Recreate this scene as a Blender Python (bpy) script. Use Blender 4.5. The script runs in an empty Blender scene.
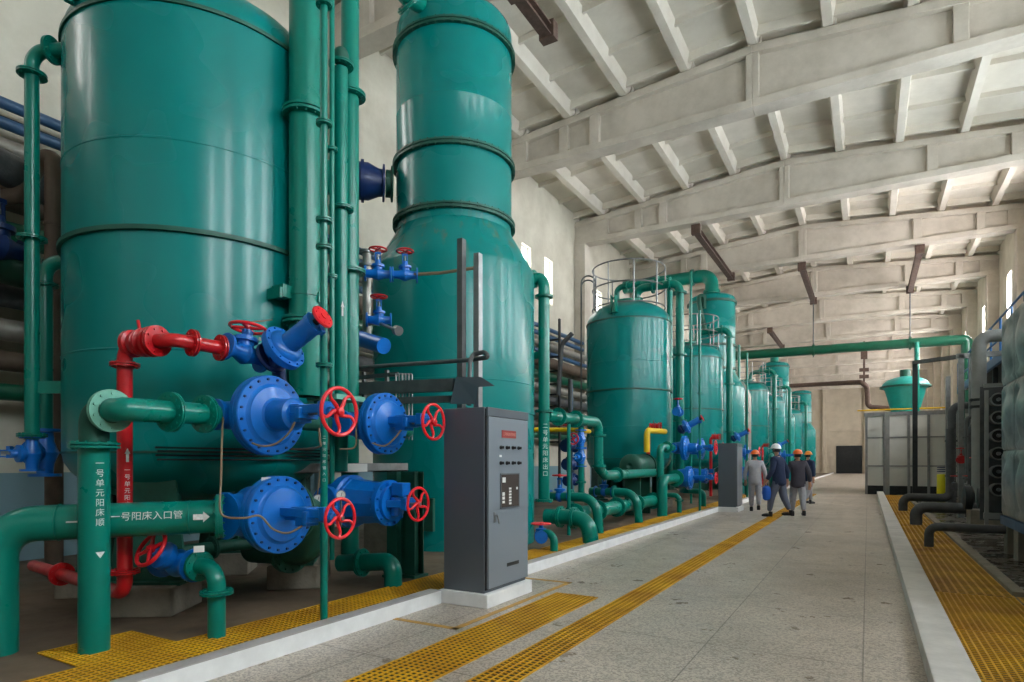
import bpy, bmesh, math, random
from mathutils import Vector, Matrix, Euler
random.seed(7)
PI = math.pi
scene = bpy.context.scene
COL = scene.collection
V = Vector

# ---------------------------------------------------------------- camera (level, rising lens shift)
F, CX, HY, EYE = 615.0, 512.0, 462.0, 1.4
YAW = math.radians(30.06)
cam_data = bpy.data.cameras.new('camera')
cam_data.sensor_width = 36.0
cam_data.lens = 36.0 * F / 1024.0
cam_data.shift_y = (HY - 341.0) / 1024.0
cam_data.clip_start = 0.05
cam_data.clip_end = 400
cam = bpy.data.objects.new('camera', cam_data)
cam.location = (0, 0, EYE)
cam.rotation_euler = (PI / 2, 0, YAW)
COL.objects.link(cam)
scene.camera = cam
SN, CN = math.sin(YAW), math.cos(YAW)

def W(px, py, d):
    """world point that is seen at (px, py) at depth d along the lens axis"""
    u, v = (px - CX) / F, (HY - py) / F
    return V((d * (u * CN - SN), d * (CN + u * SN), EYE + v * d))
def WX(px, py, X):
    u = (px - CX) / F
    return W(px, py, X / (u * CN - SN))
def WY(px, py, Y):
    u = (px - CX) / F
    return W(px, py, Y / (CN + u * SN))

# ---------------------------------------------------------------- materials
def srgb(r, g, b):
    def c(x):
        x /= 255.0
        return x / 12.92 if x <= 0.04045 else ((x + 0.055) / 1.055) ** 2.4
    return (c(r), c(g), c(b), 1)

MATS = {}
def mat(name, col, rough=0.5, metal=0.0, coat=0.0, var=0.0, scale=3.0, bump=0.0, bscale=40.0, col2=None, dirt=0.45, spec=0.5, detail=5):
    if name in MATS: return MATS[name]
    m = bpy.data.materials.new(name); m.use_nodes = True
    nt = m.node_tree; b = nt.nodes['Principled BSDF']
    b.inputs['Base Color'].default_value = col
    b.inputs['Roughness'].default_value = rough
    b.inputs['Metallic'].default_value = metal
    b.inputs['Specular IOR Level'].default_value = spec
    b.inputs['Coat Weight'].default_value = coat
    b.inputs['Coat Roughness'].default_value = 0.12
    tc = nt.nodes.new('ShaderNodeTexCoord')
    if var > 0:
        n = nt.nodes.new('ShaderNodeTexNoise'); n.inputs['Scale'].default_value = scale
        n.inputs['Detail'].default_value = detail; n.inputs['Roughness'].default_value = 0.6
        nt.links.new(tc.outputs['Object'], n.inputs['Vector'])
        r = nt.nodes.new('ShaderNodeValToRGB')
        r.color_ramp.elements[0].position = dirt - .13; r.color_ramp.elements[1].position = dirt + .2
        c2 = col2 or tuple(x * (1 - var) for x in col[:3]) + (1,)
        r.color_ramp.elements[0].color = c2; r.color_ramp.elements[1].color = col
        nt.links.new(n.outputs['Fac'], r.inputs['Fac'])
        nt.links.new(r.outputs['Color'], b.inputs['Base Color'])
        mr = nt.nodes.new('ShaderNodeMapRange')
        mr.inputs['To Min'].default_value = min(1, rough + .12); mr.inputs['To Max'].default_value = max(0.03, rough - .05)
        nt.links.new(n.outputs['Fac'], mr.inputs['Value']); nt.links.new(mr.outputs['Result'], b.inputs['Roughness'])
    if bump > 0:
        n2 = nt.nodes.new('ShaderNodeTexNoise'); n2.inputs['Scale'].default_value = bscale; n2.inputs['Detail'].default_value = 4
        nt.links.new(tc.outputs['Object'], n2.inputs['Vector'])
        bp = nt.nodes.new('ShaderNodeBump'); bp.inputs['Strength'].default_value = bump; bp.inputs['Distance'].default_value = .02
        nt.links.new(n2.outputs['Fac'], bp.inputs['Height']); nt.links.new(bp.outputs['Normal'], b.inputs['Normal'])
    MATS[name] = m
    return m

TEAL = mat('teal_enamel', srgb(0, 124, 120), .24, coat=.1, spec=.3, var=.04, scale=.7, detail=2)
TEALP = mat('teal_pipe_paint', srgb(0, 122, 106), .26, coat=.15, spec=.36, var=.12, scale=3)
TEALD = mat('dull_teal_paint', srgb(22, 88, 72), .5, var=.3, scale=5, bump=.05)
MINT = mat('pale_teal_primer', srgb(112, 176, 156), .55, var=.15, scale=14)
GREEN = mat('deep_green_pipe_paint', srgb(0, 86, 62), .34, coat=.25, var=.15, scale=3)
BLUE = mat('blue_valve_paint', srgb(0, 108, 200), .34, coat=.25, var=.15, scale=9, bump=.06, bscale=60)
BLUED = mat('dark_blue_paint', srgb(12, 44, 100), .4, coat=.1, var=.2, scale=7, bump=.1)
RED = mat('red_paint', srgb(200, 22, 30), .3, coat=.4, var=.2, scale=9, bump=.05)
WHEELRED = mat('red_handwheel_paint', srgb(222, 24, 38), .35, coat=.2)
YEL = mat('yellow_grating_resin', srgb(226, 172, 24), .5, var=.4, scale=1.6, col2=srgb(176, 120, 16))
YLINE = mat('worn_yellow_line_paint', srgb(196, 146, 52), .7, var=.35, scale=18, col2=srgb(150, 125, 85))
YPIPE = mat('yellow_pipe_paint', srgb(215, 175, 10), .4)
PITSHADE = mat('drain_shade', srgb(48, 36, 10), .7, var=.4, scale=6)
CABG = mat('grey_cabinet_enamel', srgb(84, 91, 98), .33, coat=.15, var=.06, scale=2)
CABD = mat('dark_rubber_seal', srgb(14, 14, 15), .7)
STEEL = mat('galvanised_steel', srgb(150, 152, 152), .38, metal=.75, var=.25, scale=7, bump=.05)
STEELD = mat('dull_grey_steel', srgb(98, 100, 100), .5, metal=.35, var=.3, scale=6)
DARKST = mat('dark_steel', srgb(42, 46, 48), .5, metal=.3, var=.3, scale=6)
BROWNST = mat('rusty_brown_steel', srgb(92, 72, 62), .8, var=.4, scale=9)
BROWNP = mat('brown_primer_pipe', srgb(98, 82, 68), .6, var=.35, scale=4)
SILVERP = mat('aluminium_clad_pipe', srgb(165, 160, 152), .4, metal=.5, var=.25, scale=5)
BLUEP = mat('blue_grey_pipe_paint', srgb(44, 82, 118), .4, var=.25, scale=4)
WHITE = mat('white_paint', srgb(226, 226, 222), .5)
LETTER = mat('white_stencil_paint', srgb(222, 228, 224), .6, var=.25, scale=60)
GREYINS = mat('grey_insulation_wrap', srgb(78, 80, 82), .62, var=.3, scale=8, bump=.25, bscale=35)
PALEINS = mat('pale_grey_wrap', srgb(138, 140, 138), .5, var=.15, scale=6)
CONC = mat('raw_concrete', srgb(146, 138, 124), .85, var=.3, scale=5, bump=.3, bscale=25)
KERBT = mat('grey_kerb_concrete', srgb(170, 166, 160), .75, var=.22, scale=4, bump=.2, bscale=30)
KERBR = mat('lit_kerb_concrete', srgb(214, 208, 202), .75, var=.2, scale=4, bump=.2, bscale=30)  # right kerb: same concrete, paled to stand in for missing light
KERBW = mat('white_kerb_paint', srgb(236, 236, 234), .55, var=.14, scale=5)
CABLE = mat('tan_cable_jacket', srgb(128, 108, 84), .6)
BLACK = mat('black_plastic', srgb(20, 20, 22), .4)
CYANV = mat('turquoise_vessel_paint', srgb(20, 160, 150), .4, coat=.2, var=.15, scale=4)
BLUERAIL = mat('blue_rail_paint', srgb(28, 92, 150), .4)

# walls / ceiling: painted plaster with faint block courses
def plaster(name, c1, c2, scale=.8, bump=.25, brick=None, dado=None):
    m = bpy.data.materials.new(name); m.use_nodes = True
    nt = m.node_tree; b = nt.nodes['Principled BSDF']; b.inputs['Roughness'].default_value = .85
    tc = nt.nodes.new('ShaderNodeTexCoord')
    n = nt.nodes.new('ShaderNodeTexNoise'); n.inputs['Scale'].default_value = scale; n.inputs['Detail'].default_value = 8
    n.inputs['Roughness'].default_value = .65
    nt.links.new(tc.outputs['Object'], n.inputs['Vector'])
    r = nt.nodes.new('ShaderNodeValToRGB'); r.color_ramp.elements[0].position = .35; r.color_ramp.elements[1].position = .62
    r.color_ramp.elements[0].color = c2; r.color_ramp.elements[1].color = c1
    nt.links.new(n.outputs['Fac'], r.inputs['Fac'])
    last = r.outputs['Color']
    if dado:
        sp = nt.nodes.new('ShaderNodeSeparateXYZ'); nt.links.new(tc.outputs['Object'], sp.inputs[0])
        lt = nt.nodes.new('ShaderNodeMath'); lt.operation = 'LESS_THAN'; lt.inputs[1].default_value = dado[0]
        nt.links.new(sp.outputs['Z'], lt.inputs[0])
        mx = nt.nodes.new('ShaderNodeMixRGB'); mx.inputs['Color2'].default_value = dado[1]
        nt.links.new(lt.outputs[0], mx.inputs['Fac']); nt.links.new(last, mx.inputs['Color1']); last = mx.outputs['Color']
    nt.links.new(last, b.inputs['Base Color'])
    bp = nt.nodes.new('ShaderNodeBump'); bp.inputs['Strength'].default_value = bump; bp.inputs['Distance'].default_value = .02
    n2 = nt.nodes.new('ShaderNodeTexNoise'); n2.inputs['Scale'].default_value = 9; n2.inputs['Detail'].default_value = 6
    nt.links.new(tc.outputs['Object'], n2.inputs['Vector'])
    h = n2.outputs['Fac']
    if brick:
        mp = nt.nodes.new('ShaderNodeMapping'); mp.inputs['Rotation'].default_value = brick
        nt.links.new(tc.outputs['Object'], mp.inputs['Vector'])
        bk = nt.nodes.new('ShaderNodeTexBrick'); bk.inputs['Scale'].default_value = 1.0
        bk.inputs['Brick Width'].default_value = .6; bk.inputs['Row Height'].default_value = .3
        bk.inputs['Mortar Size'].default_value = .012
        nt.links.new(mp.outputs['Vector'], bk.inputs['Vector'])
        ma = nt.nodes.new('ShaderNodeMath'); ma.operation = 'MULTIPLY_ADD'; ma.inputs[1].default_value = -.5
        nt.links.new(bk.outputs['Fac'], ma.inputs[0]); nt.links.new(h, ma.inputs[2]); h = ma.outputs[0]
    nt.links.new(h, bp.inputs['Height']); nt.links.new(bp.outputs['Normal'], b.inputs['Normal'])
    return m
WALLM = plaster('whitewashed_block_wall', srgb(206, 201, 186), srgb(186, 180, 164), brick=(PI / 2, 0, PI / 2), dado=(1.25, srgb(120, 150, 160)))
WALLF = plaster('cream_end_wall', srgb(206, 196, 176), srgb(190, 180, 160))
CEILM = plaster('whitewashed_concrete_slab', srgb(216, 210, 198), srgb(198, 191, 178), scale=.6)
BEAMM = plaster('whitewashed_concrete_girder', srgb(202, 194, 182), srgb(178, 170, 157), scale=.9, bump=.35)
PANELW = plaster('white_wall_sheet', srgb(214, 214, 208), srgb(198, 198, 192), scale=.5, bump=.05)

def floor_mat(name, c1, c2, c3, rough, speck=True, joints=True, wet=0.0):
    m = bpy.data.materials.new(name); m.use_nodes = True
    nt = m.node_tree; b = nt.nodes['Principled BSDF']
    L = nt.links.new
    tc = nt.nodes.new('ShaderNodeTexCoord')
    n = nt.nodes.new('ShaderNodeTexNoise'); n.inputs['Scale'].default_value = .7; n.inputs['Detail'].default_value = 7; n.inputs['Roughness'].default_value = .65
    L(tc.outputs['Object'], n.inputs['Vector'])
    r = nt.nodes.new('ShaderNodeValToRGB'); r.color_ramp.elements[0].position = .36; r.color_ramp.elements[1].position = .62
    r.color_ramp.elements[0].color = c2; r.color_ramp.elements[1].color = c1
    L(n.outputs['Fac'], r.inputs['Fac']); last = r.outputs['Color']
    if speck:
        vo = nt.nodes.new('ShaderNodeTexVoronoi'); vo.inputs['Scale'].default_value = 75
        L(tc.outputs['Object'], vo.inputs['Vector'])
        rr = nt.nodes.new('ShaderNodeValToRGB'); rr.color_ramp.elements[0].position = .15; rr.color_ramp.elements[1].position = .75
        rr.color_ramp.elements[0].color = (.3, .29, .28, 1); rr.color_ramp.elements[1].color = (1.25, 1.25, 1.25, 1)
        sp = nt.nodes.new('ShaderNodeSeparateColor'); L(vo.outputs['Color'], sp.inputs[0]); L(sp.outputs[0], rr.inputs['Fac'])
        mx = nt.nodes.new('ShaderNodeMixRGB'); mx.blend_type = 'MULTIPLY'; mx.inputs['Fac'].default_value = .6
        L(last, mx.inputs['Color1']); L(rr.outputs['Color'], mx.inputs['Color2']); last = mx.outputs['Color']
    if joints:
        bk = nt.nodes.new('ShaderNodeTexBrick'); bk.offset = 0; bk.inputs['Scale'].default_value = 1
        bk.inputs['Brick Width'].default_value = 1.05; bk.inputs['Row Height'].default_value = 1.5; bk.inputs['Mortar Size'].default_value = .006
        bk.inputs['Mortar Smooth'].default_value = .2
        bk.inputs['Color1'].default_value = (1, 1, 1, 1); bk.inputs['Color2'].default_value = (.95, .95, .95, 1); bk.inputs['Mortar'].default_value = (.3, .28, .26, 1)
        L(tc.outputs['Object'], bk.inputs['Vector'])
        mx = nt.nodes.new('ShaderNodeMixRGB'); mx.blend_type = 'MULTIPLY'; mx.inputs['Fac'].default_value = .8
        L(last, mx.inputs['Color1']); L(bk.outputs['Color'], mx.inputs['Color2']); last = mx.outputs['Color']
    # stains
    n3 = nt.nodes.new('ShaderNodeTexNoise'); n3.inputs['Scale'].default_value = 2.3; n3.inputs['Detail'].default_value = 9; n3.inputs['Roughness'].default_value = .7
    L(tc.outputs['Object'], n3.inputs['Vector'])
    r3 = nt.nodes.new('ShaderNodeValToRGB'); r3.color_ramp.elements[0].position = .56; r3.color_ramp.elements[1].position = .7
    r3.color_ramp.elements[0].color = (0, 0, 0, 1); r3.color_ramp.elements[1].color = (.6, .6, .6, 1)
    L(n3.outputs['Fac'], r3.inputs['Fac'])
    mx = nt.nodes.new('ShaderNodeMixRGB'); mx.inputs['Color2'].default_value = c3
    L(r3.outputs['Color'], mx.inputs['Fac']); L(last, mx.inputs['Color1']); L(mx.outputs['Color'], b.inputs['Base Color'])
    mr = nt.nodes.new('ShaderNodeMapRange'); mr.inputs['To Min'].default_value = rough + .1; mr.inputs['To Max'].default_value = rough - .1 - wet
    mr.inputs['From Min'].default_value = .35; mr.inputs['From Max'].default_value = .65
    L(n3.outputs['Fac'], mr.inputs['Value']); L(mr.outputs['Result'], b.inputs['Roughness'])
    bp = nt.nodes.new('ShaderNodeBump'); bp.inputs['Strength'].default_value = .08; bp.inputs['Distance'].default_value = .02
    L(n3.outputs['Fac'], bp.inputs['Height']); L(bp.outputs['Normal'], b.inputs['Normal'])
    return m
FLOORM = floor_mat('terrazzo_floor', srgb(190, 178, 164), srgb(164, 153, 140), srgb(146, 134, 120), .36)
BAYM = floor_mat('rough_bay_concrete', srgb(118, 100, 82), srgb(78, 64, 50), srgb(44, 34, 26), .6, speck=False, joints=False)
WETM = floor_mat('wet_bay_concrete', srgb(86, 76, 66), srgb(60, 52, 46), srgb(34, 30, 28), .35, speck=False, joints=False, wet=.15)

# column lower shell: teal with rust streaks running down its shoulder
RUSTY = TEAL.copy(); RUSTY.name = 'teal_enamel_with_rust_streaks'
def _rust(m):
    nt = m.node_tree; b = nt.nodes['Principled BSDF']; L = nt.links.new
    tc = nt.nodes.new('ShaderNodeTexCoord'); mp = nt.nodes.new('ShaderNodeMapping'); mp.inputs['Scale'].default_value = (5, 5, .25)
    n = nt.nodes.new('ShaderNodeTexNoise'); n.inputs['Scale'].default_value = 1.4; n.inputs['Detail'].default_value = 3
    L(tc.outputs['Object'], mp.inputs['Vector']); L(mp.outputs['Vector'], n.inputs['Vector'])
    r = nt.nodes.new('ShaderNodeValToRGB'); r.color_ramp.elements[0].position = .58; r.color_ramp.elements[1].position = .72
    L(n.outputs['Fac'], r.inputs['Fac'])
    sp = nt.nodes.new('ShaderNodeSeparateXYZ'); L(tc.outputs['Object'], sp.inputs[0])
    mr = nt.nodes.new('ShaderNodeMapRange'); mr.inputs['From Min'].default_value = 4.2; mr.inputs['From Max'].default_value = 5.2; L(sp.outputs['Z'], mr.inputs['Value'])
    mu = nt.nodes.new('ShaderNodeMath'); mu.operation = 'MULTIPLY'; L(r.outputs['Color'], mu.inputs[0]); L(mr.outputs['Result'], mu.inputs[1])
    m2 = nt.nodes.new('ShaderNodeMath'); m2.operation = 'MULTIPLY'; m2.inputs[1].default_value = .55; L(mu.outputs[0], m2.inputs[0])
    mx = nt.nodes.new('ShaderNodeMixRGB'); mx.inputs['Color2'].default_value = srgb(120, 92, 40)
    src = b.inputs['Base Color'].links[0].from_socket
    L(m2.outputs[0], mx.inputs['Fac']); L(src, mx.inputs['Color1']); L(mx.outputs['Color'], b.inputs['Base Color'])
_rust(RUSTY)
# galvanised dimpled panel with mottled zinc
GALV = mat('mottled_zinc_panel', srgb(168, 172, 170), .36, metal=.7, var=.5, scale=3.2, col2=srgb(128, 134, 132), dirt=.5)

def emis(name, col, s):
    m = bpy.data.materials.new(name); m.use_nodes = True
    nt = m.node_tree; nt.nodes.clear()
    e = nt.nodes.new('ShaderNodeEmission'); e.inputs['Color'].default_value = col; e.inputs['Strength'].default_value = s
    o = nt.nodes.new('ShaderNodeOutputMaterial'); nt.links.new(e.outputs[0], o.inputs[0])
    return m
SKYW = emis('bright_overcast_window', (.86, .95, 1, 1), 40)
SKYL = emis('bright_overcast_window_left', (1, .98, .95, 1), 15)
SKYB = emis('rear_fill_glow', (1, .965, .975, 1), .8)
SKYF = emis('bright_far_window', (1, .965, .975, 1), 50)

# ---------------------------------------------------------------- mesh building
ORG = {}
def frame_from_axis(a):
    a = a.normalized()
    h = V((0, 0, 1)) if abs(a.z) < .95 else V((0, 1, 0))
    x = h.cross(a).normalized(); y = a.cross(x)
    return x, y, a

class B:
    def __init__(s): s.v = []; s.f = []
    def add(s, vs, fs):
        o = len(s.v); s.v += [V(p) for p in vs]; s.f += [[i + o for i in f] for f in fs]; return s
    def box(s, c, d, R=None):
        c = V(c); x, y, z = d[0] / 2, d[1] / 2, d[2] / 2
        p = [V((i * x, j * y, k * z)) for i in (-1, 1) for j in (-1, 1) for k in (-1, 1)]
        if R is not None: p = [R @ q for q in p]
        return s.add([c + q for q in p], [(0, 1, 3, 2), (4, 6, 7, 5), (0, 4, 5, 1), (2, 3, 7, 6), (0, 2, 6, 4), (1, 5, 7, 3)])
    def box2(s, a, b):
        return s.box([(a[i] + b[i]) / 2 for i in range(3)], [abs(b[i] - a[i]) for i in range(3)])
    def bar(s, a, b, w, h, up=None):
        a = V(a); b = V(b); d = b - a; L = d.length
        z = d.normalized(); u = V(up) if up else (V((0, 0, 1)) if abs(z.z) < .95 else V((0, 1, 0)))
        x = u.cross(z).normalized(); y = z.cross(x)
        R = Matrix((x, y, z)).transposed()
        return s.box((a + b) / 2, (w, h, L), R)
    def lathe(s, prof, o, axis=(0, 0, 1), seg=32, close=True):
        """prof: list of (r, h) along axis"""
        x, y, z = frame_from_axis(V(axis)); o = V(o)
        vs = []; fs = []; n = len(prof)
        for i in range(seg):
            t = 2 * PI * i / seg; c, q = math.cos(t), math.sin(t)
            for r, h in prof: vs.append(o + x * (r * c) + y * (r * q) + z * h)
        for i in range(seg):
            j = (i + 1) % seg
            for k in range(n - 1):
                fs.append((i * n + k, j * n + k, j * n + k + 1, i * n + k + 1))
        if close:
            if prof[0][0] > 1e-4: fs.append(tuple(i * n for i in range(seg))[::-1])
            if prof[-1][0] > 1e-4: fs.append(tuple(i * n + n - 1 for i in range(seg)))
        return s.add(vs, fs)
    def cyl(s, a, b, r, seg=20, r2=None):
        a = V(a); b = V(b)
        return s.lathe([(r, 0), (r if r2 is None else r2, (b - a).length)], a, b - a, seg)
    def path(s, pts, fillet):
        pts = [V(p) for p in pts]
        if not fillet or len(pts) < 3: return pts
        out = [pts[0]]
        for i in range(1, len(pts) - 1):
            p = pts[i]; a = (pts[i - 1] - p); b = (pts[i + 1] - p)
            la, lb = a.length, b.length; a.normalize(); b.normalize()
            ang = a.angle(b)
            if ang > PI - .02: out.append(p); continue
            t = min(fillet / math.tan(ang / 2), la * .49, lb * .49); R = t * math.tan(ang / 2)
            c = p + (a + b).normalized() * (R / math.sin(ang / 2))
            u = (p + a * t - c).normalized(); w = (p + b * t - c).normalized(); tot = u.angle(w); ax = u.cross(w).normalized()
            N = max(3, int(8 * tot / (PI / 2)))
            for k in range(N + 1): out.append(c + Matrix.Rotation(tot * k / N, 3, ax) @ u * R)
        out.append(pts[-1]); return out
    def tube(s, pts, r, seg=16, fillet=0, closed=False, rad=None):
        P = s.path(pts, fillet) if not closed else [V(p) for p in pts]
        n = len(P); T = []
        for i in range(n):
            if closed: t = P[(i + 1) % n] - P[i - 1]
            else: t = P[min(i + 1, n - 1)] - P[max(i - 1, 0)]
            T.append(t.normalized())
        x, y, _ = frame_from_axis(T[0]); vs = []
        for i in range(n):
            if i:
                q = T[i - 1].rotation_difference(T[i]); x = q @ x; x = (x - T[i] * x.dot(T[i])).normalized()
            y = T[i].cross(x); rr = rad[i] if rad else r
            for k in range(seg):
                t = 2 * PI * k / seg; vs.append(P[i] + x * (rr * math.cos(t)) + y * (rr * math.sin(t)))
        fs = []
        for i in range(n if closed else n - 1):
            j = (i + 1) % n
            off = 0
            if closed and i == n - 1:
                best = min(range(seg), key=lambda o: (vs[i * seg] - vs[j * seg + o]).length); off = best
            for k in range(seg):
                fs.append((i * seg + k, i * seg + (k + 1) % seg, j * seg + (k + 1 + off) % seg, j * seg + (k + off) % seg))
        if not closed:
            fs.append(tuple(range(seg))[::-1]); fs.append(tuple((n - 1) * seg + k for k in range(seg)))
        return s.add(vs, fs)
    def torus(s, c, axis, R, r, seg=40, ts=10):
        x, y, z = frame_from_axis(V(axis)); c = V(c)
        return s.tube([c + x * (R * math.cos(2 * PI * i / seg)) + y * (R * math.sin(2 * PI * i / seg)) for i in range(seg)], r, ts, closed=True)
    def bolts(s, c, axis, R, n, size, ln, both=True):
        x, y, z = frame_from_axis(V(axis)); c = V(c)
        for i in range(n):
            t = 2 * PI * (i + .5) / n; p = c + x * (R * math.cos(t)) + y * (R * math.sin(t))
            s.cyl(p - z * (ln / 2 if both else 0), p + z * (ln / 2), size, 6)
        return s
    def flange(s, c, axis, r, R=None, th=None, bolts=8, seg=32, gap=True):
        R = R or r * 1.62 + .012; th = th or max(.012, r * .16); z = V(axis).normalized(); c = V(c)
        g = th * .28
        s.lathe([(r * .98, -th - g), (R, -th - g), (R, -g), (r * .98, -g)], c, z, seg, close=False)
        s.lathe([(r * .98, g), (R, g), (R, th + g), (r * .98, th + g)], c, z, seg, close=False)
        s.lathe([(r * 1.3, -g), (r * 1.3, g)], c, z, seg, close=False)
        if bolts: s.bolts(c, z, (R + r * 1.05) / 2, bolts, max(.006, (R - r) * .17), 2 * (th + g) + max(.02, th * 1.3))
        return s
    def build(s, name, m, parent=None, label=None, cat=None, group=None, kind=None, loc=None, smooth=True, ang=35, bevel=0):
        if parent is not None: off = ORG[parent]
        elif loc is not None: off = V(loc)
        else:
            xs = [p.x for p in s.v]; ys = [p.y for p in s.v]; zs = [p.z for p in s.v]
            off = V(((min(xs) + max(xs)) / 2, (min(ys) + max(ys)) / 2, min(zs)))
        me = bpy.data.meshes.new(name)
        me.from_pydata([p - off for p in s.v], [], s.f)
        bm = bmesh.new(); bm.from_mesh(me); bmesh.ops.recalc_face_normals(bm, faces=bm.faces); bm.to_mesh(me); bm.free()
        me.materials.append(m)
        if smooth:
            for p in me.polygons: p.use_smooth = True
            me.set_sharp_from_angle(angle=math.radians(ang))
        o = bpy.data.objects.new(name, me); COL.objects.link(o)
        if parent is not None: o.parent = parent; ORG[o] = ORG[parent]
        else: o.location = off; ORG[o] = off
        if bevel:
            md = o.modifiers.new('bevel', 'BEVEL'); md.width = bevel; md.segments = 2; md.limit_method = 'ANGLE'
        if label: o['label'] = label
        if cat: o['category'] = cat
        if group: o['group'] = group
        if kind: o['kind'] = kind
        return o

def thing(name, label, cat, loc=(0, 0, 0), group=None):
    o = bpy.data.objects.new(name, None); o.empty_display_size = .1; COL.objects.link(o)
    o.location = loc; o['label'] = label; o['category'] = cat
    if group: o['group'] = group
    ORG[o] = V(loc); return o
def local_thing(name, label, cat, group=None):
    """parts are then built in the thing's own axes; place() sets it down"""
    o = thing(name, label, cat, (0, 0, 0), group); return o
def place(o, loc, rot=(0, 0, 0)):
    o.location = loc; o.rotation_euler = rot; return o
def copy_tree(o, parent=None, label=None):
    c = o.copy(); COL.objects.link(c)
    if parent is not None: c.parent = parent
    if label: c['label'] = label
    for ch in list(o.children): copy_tree(ch, c)
    return c

def text_mesh(body, size):
    c = bpy.data.curves.new('lettering', 'FONT'); c.body = body; c.size = size
    o = bpy.data.objects.new('lettering_source', c); COL.objects.link(o)
    bpy.context.view_layer.update()
    dg = bpy.context.evaluated_depsgraph_get()
    me = o.evaluated_get(dg).to_mesh()
    bm = bmesh.new(); bm.from_mesh(me)
    lo = [min(v.co[i] for v in bm.verts) for i in (0, 1)] if bm.verts else [0, 0]
    hi = [max(v.co[i] for v in bm.verts) for i in (0, 1)] if bm.verts else [0, 0]
    for ax, no in ((0, (1, 0, 0)), (1, (0, 1, 0))):
        n = min(60, max(1, int((hi[ax] - lo[ax]) / (size * .13))))
        for k in range(1, n):
            co = [0, 0, 0]; co[ax] = lo[ax] + (hi[ax] - lo[ax]) * k / n
            bmesh.ops.bisect_plane(bm, geom=bm.verts[:] + bm.edges[:] + bm.faces[:], plane_co=co, plane_no=no)
    bm.verts.index_update()
    vs = [V(v.co) for v in bm.verts]; fs = [[v.index for v in f.verts] for f in bm.faces]; bm.free()
    o.evaluated_get(dg).to_mesh_clear(); bpy.data.objects.remove(o); bpy.data.curves.remove(c)
    return vs, fs
def wrap(vs, fs, o, axis, out, r):
    """lay flat lettering (x along axis) on a pipe of radius r whose centre line starts at o; out points at the reader"""
    axis = V(axis).normalized(); out = V(out); out = (out - axis * out.dot(axis)).normalized(); up = out.cross(axis)
    P = [V(o) + axis * p.x + out * (math.cos(p.y / r) * (r + .002)) + up * (math.sin(p.y / r) * (r + .002)) for p in vs]
    return B().add(P, fs)
def arrow(L, w):
    return [V((0, -w * .25, 0)), V((L * .6, -w * .25, 0)), V((L * .6, w * .25, 0)), V((0, w * .25, 0)), V((L * .6, -w / 2, 0)), V((L, 0, 0)), V((L * .6, w / 2, 0))], [[0, 1, 2, 3], [4, 5, 6]]

def pipe(name, label, pts, r, m=None, fillet=None, fl=(), cat='pipe', group=None, seg=20, fm=None, bolts=8, FR=None):
    """one run of pipe; fl = [(point, axis)] flanges as its parts"""
    m = m or TEALP
    t = B().tube(pts, r, seg, r * 1.9 if fillet is None else fillet).build(name, m, label=label, cat=cat, group=group)
    for p, a in fl:
        B().flange(p, a, r, R=FR, bolts=bolts, seg=seg + 8).build('flange', fm or m, t)
    return t
# ---------------------------------------------------------------- THE HALL
XL, XR, RIDGE, ZB = -10.15, 5.23, -2.45, 10.06
Y0, Y1 = -7.0, 86.0
BEAMY = [9.57 + 6.6 * k for k in range(-2, 12)]
def ztop(x): return 11.59 - abs(x - RIDGE) * .082
KB = .133
# corridor floor and the bay floors
B().box2((-3.8, Y0, -.15), (.56, Y1, 0)).build('floor', FLOORM, kind='structure', smooth=False, loc=(-.03, .35, 0))
B().box2((XL - .3, Y0, -.2), (-3.8, Y1, .03)).build('floor_tank_bay', BAYM, kind='structure', smooth=False)
B().box2((.56, Y0, -.2), (XR + .3, Y1, .0)).build('floor_right_bay', WETM, kind='structure', smooth=False)
# kerbs: white upright face, grey top
def kerb(name, x0, x1, y0, y1, xf, m_face):
    o = B().box2((x0, y0, 0), (x1, y1, KB)).build(name, KERBT, kind='structure', smooth=False, bevel=.008)
    if m_face:
        B().box2((xf - .004, y0 + .01, .0), (xf + .004, y1 - .01, KB - .006)).build('painted_face', m_face, o, smooth=False)
    return o
kerb('kerb_tank_bay', -3.80, -3.66, Y0, 4.93, -3.66, KERBW)
kerb('kerb_tank_bay', -3.80, -3.66, 5.86, 17.95, -3.66, KERBW)
kerb('kerb_tank_bay', -3.80, -3.66, 18.9, Y1, -3.66, KERBW)
kerb('kerb_right_bay', .33, .57, Y0, 31.0, .33, None).data.materials[0] = KERBR

# side walls with window openings
def side_wall(name, xin, sgn, wins, z0, z1):
    """xin inner face, sgn +1 = wall lies toward +x ; wins = list (yc, width, zlo, zhi)"""
    b = B(); t = .35
    def seg(a, c, lo, hi):
        if c - a > .01 and hi - lo > .01: b.box2((xin, a, lo), (xin + sgn * t, c, hi))
    y = Y0
    for yc, w, lo, hi in sorted(wins):
        seg(y, yc - w / 2, 0, z1)
        seg(yc - w / 2, yc + w / 2, 0, lo); seg(yc - w / 2, yc + w / 2, hi, z1)
        y = yc + w / 2
    seg(y, Y1, 0, z1)
    return b.build(name, WALLM, kind='structure', smooth=False, loc=(xin, 0, 0))
winL, winR = [], []
for k in range(len(BEAMY)):
    yc = BEAMY[k] + 3.3
    if yc + 1.5 > Y1: continue
    for s in (-.85, .85):
        if abs(yc - .1 + s - 11.9) > .3: winL.append((yc - .1 + s, .68, 7.2, 8.85))
    if yc < 21:
        for s in (-1.5, 1.5): winR.append((yc + s, .85, 5.2, 9.6))
    else:
        for s in (-.85, .85): winR.append((yc - .1 + s, 1.0, 6.4, 9.5))
side_wall('wall_left', XL, -1, winL, 0, 11.9)
side_wall('wall_right', XR, 1, winR, 0, 11.9)
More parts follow.
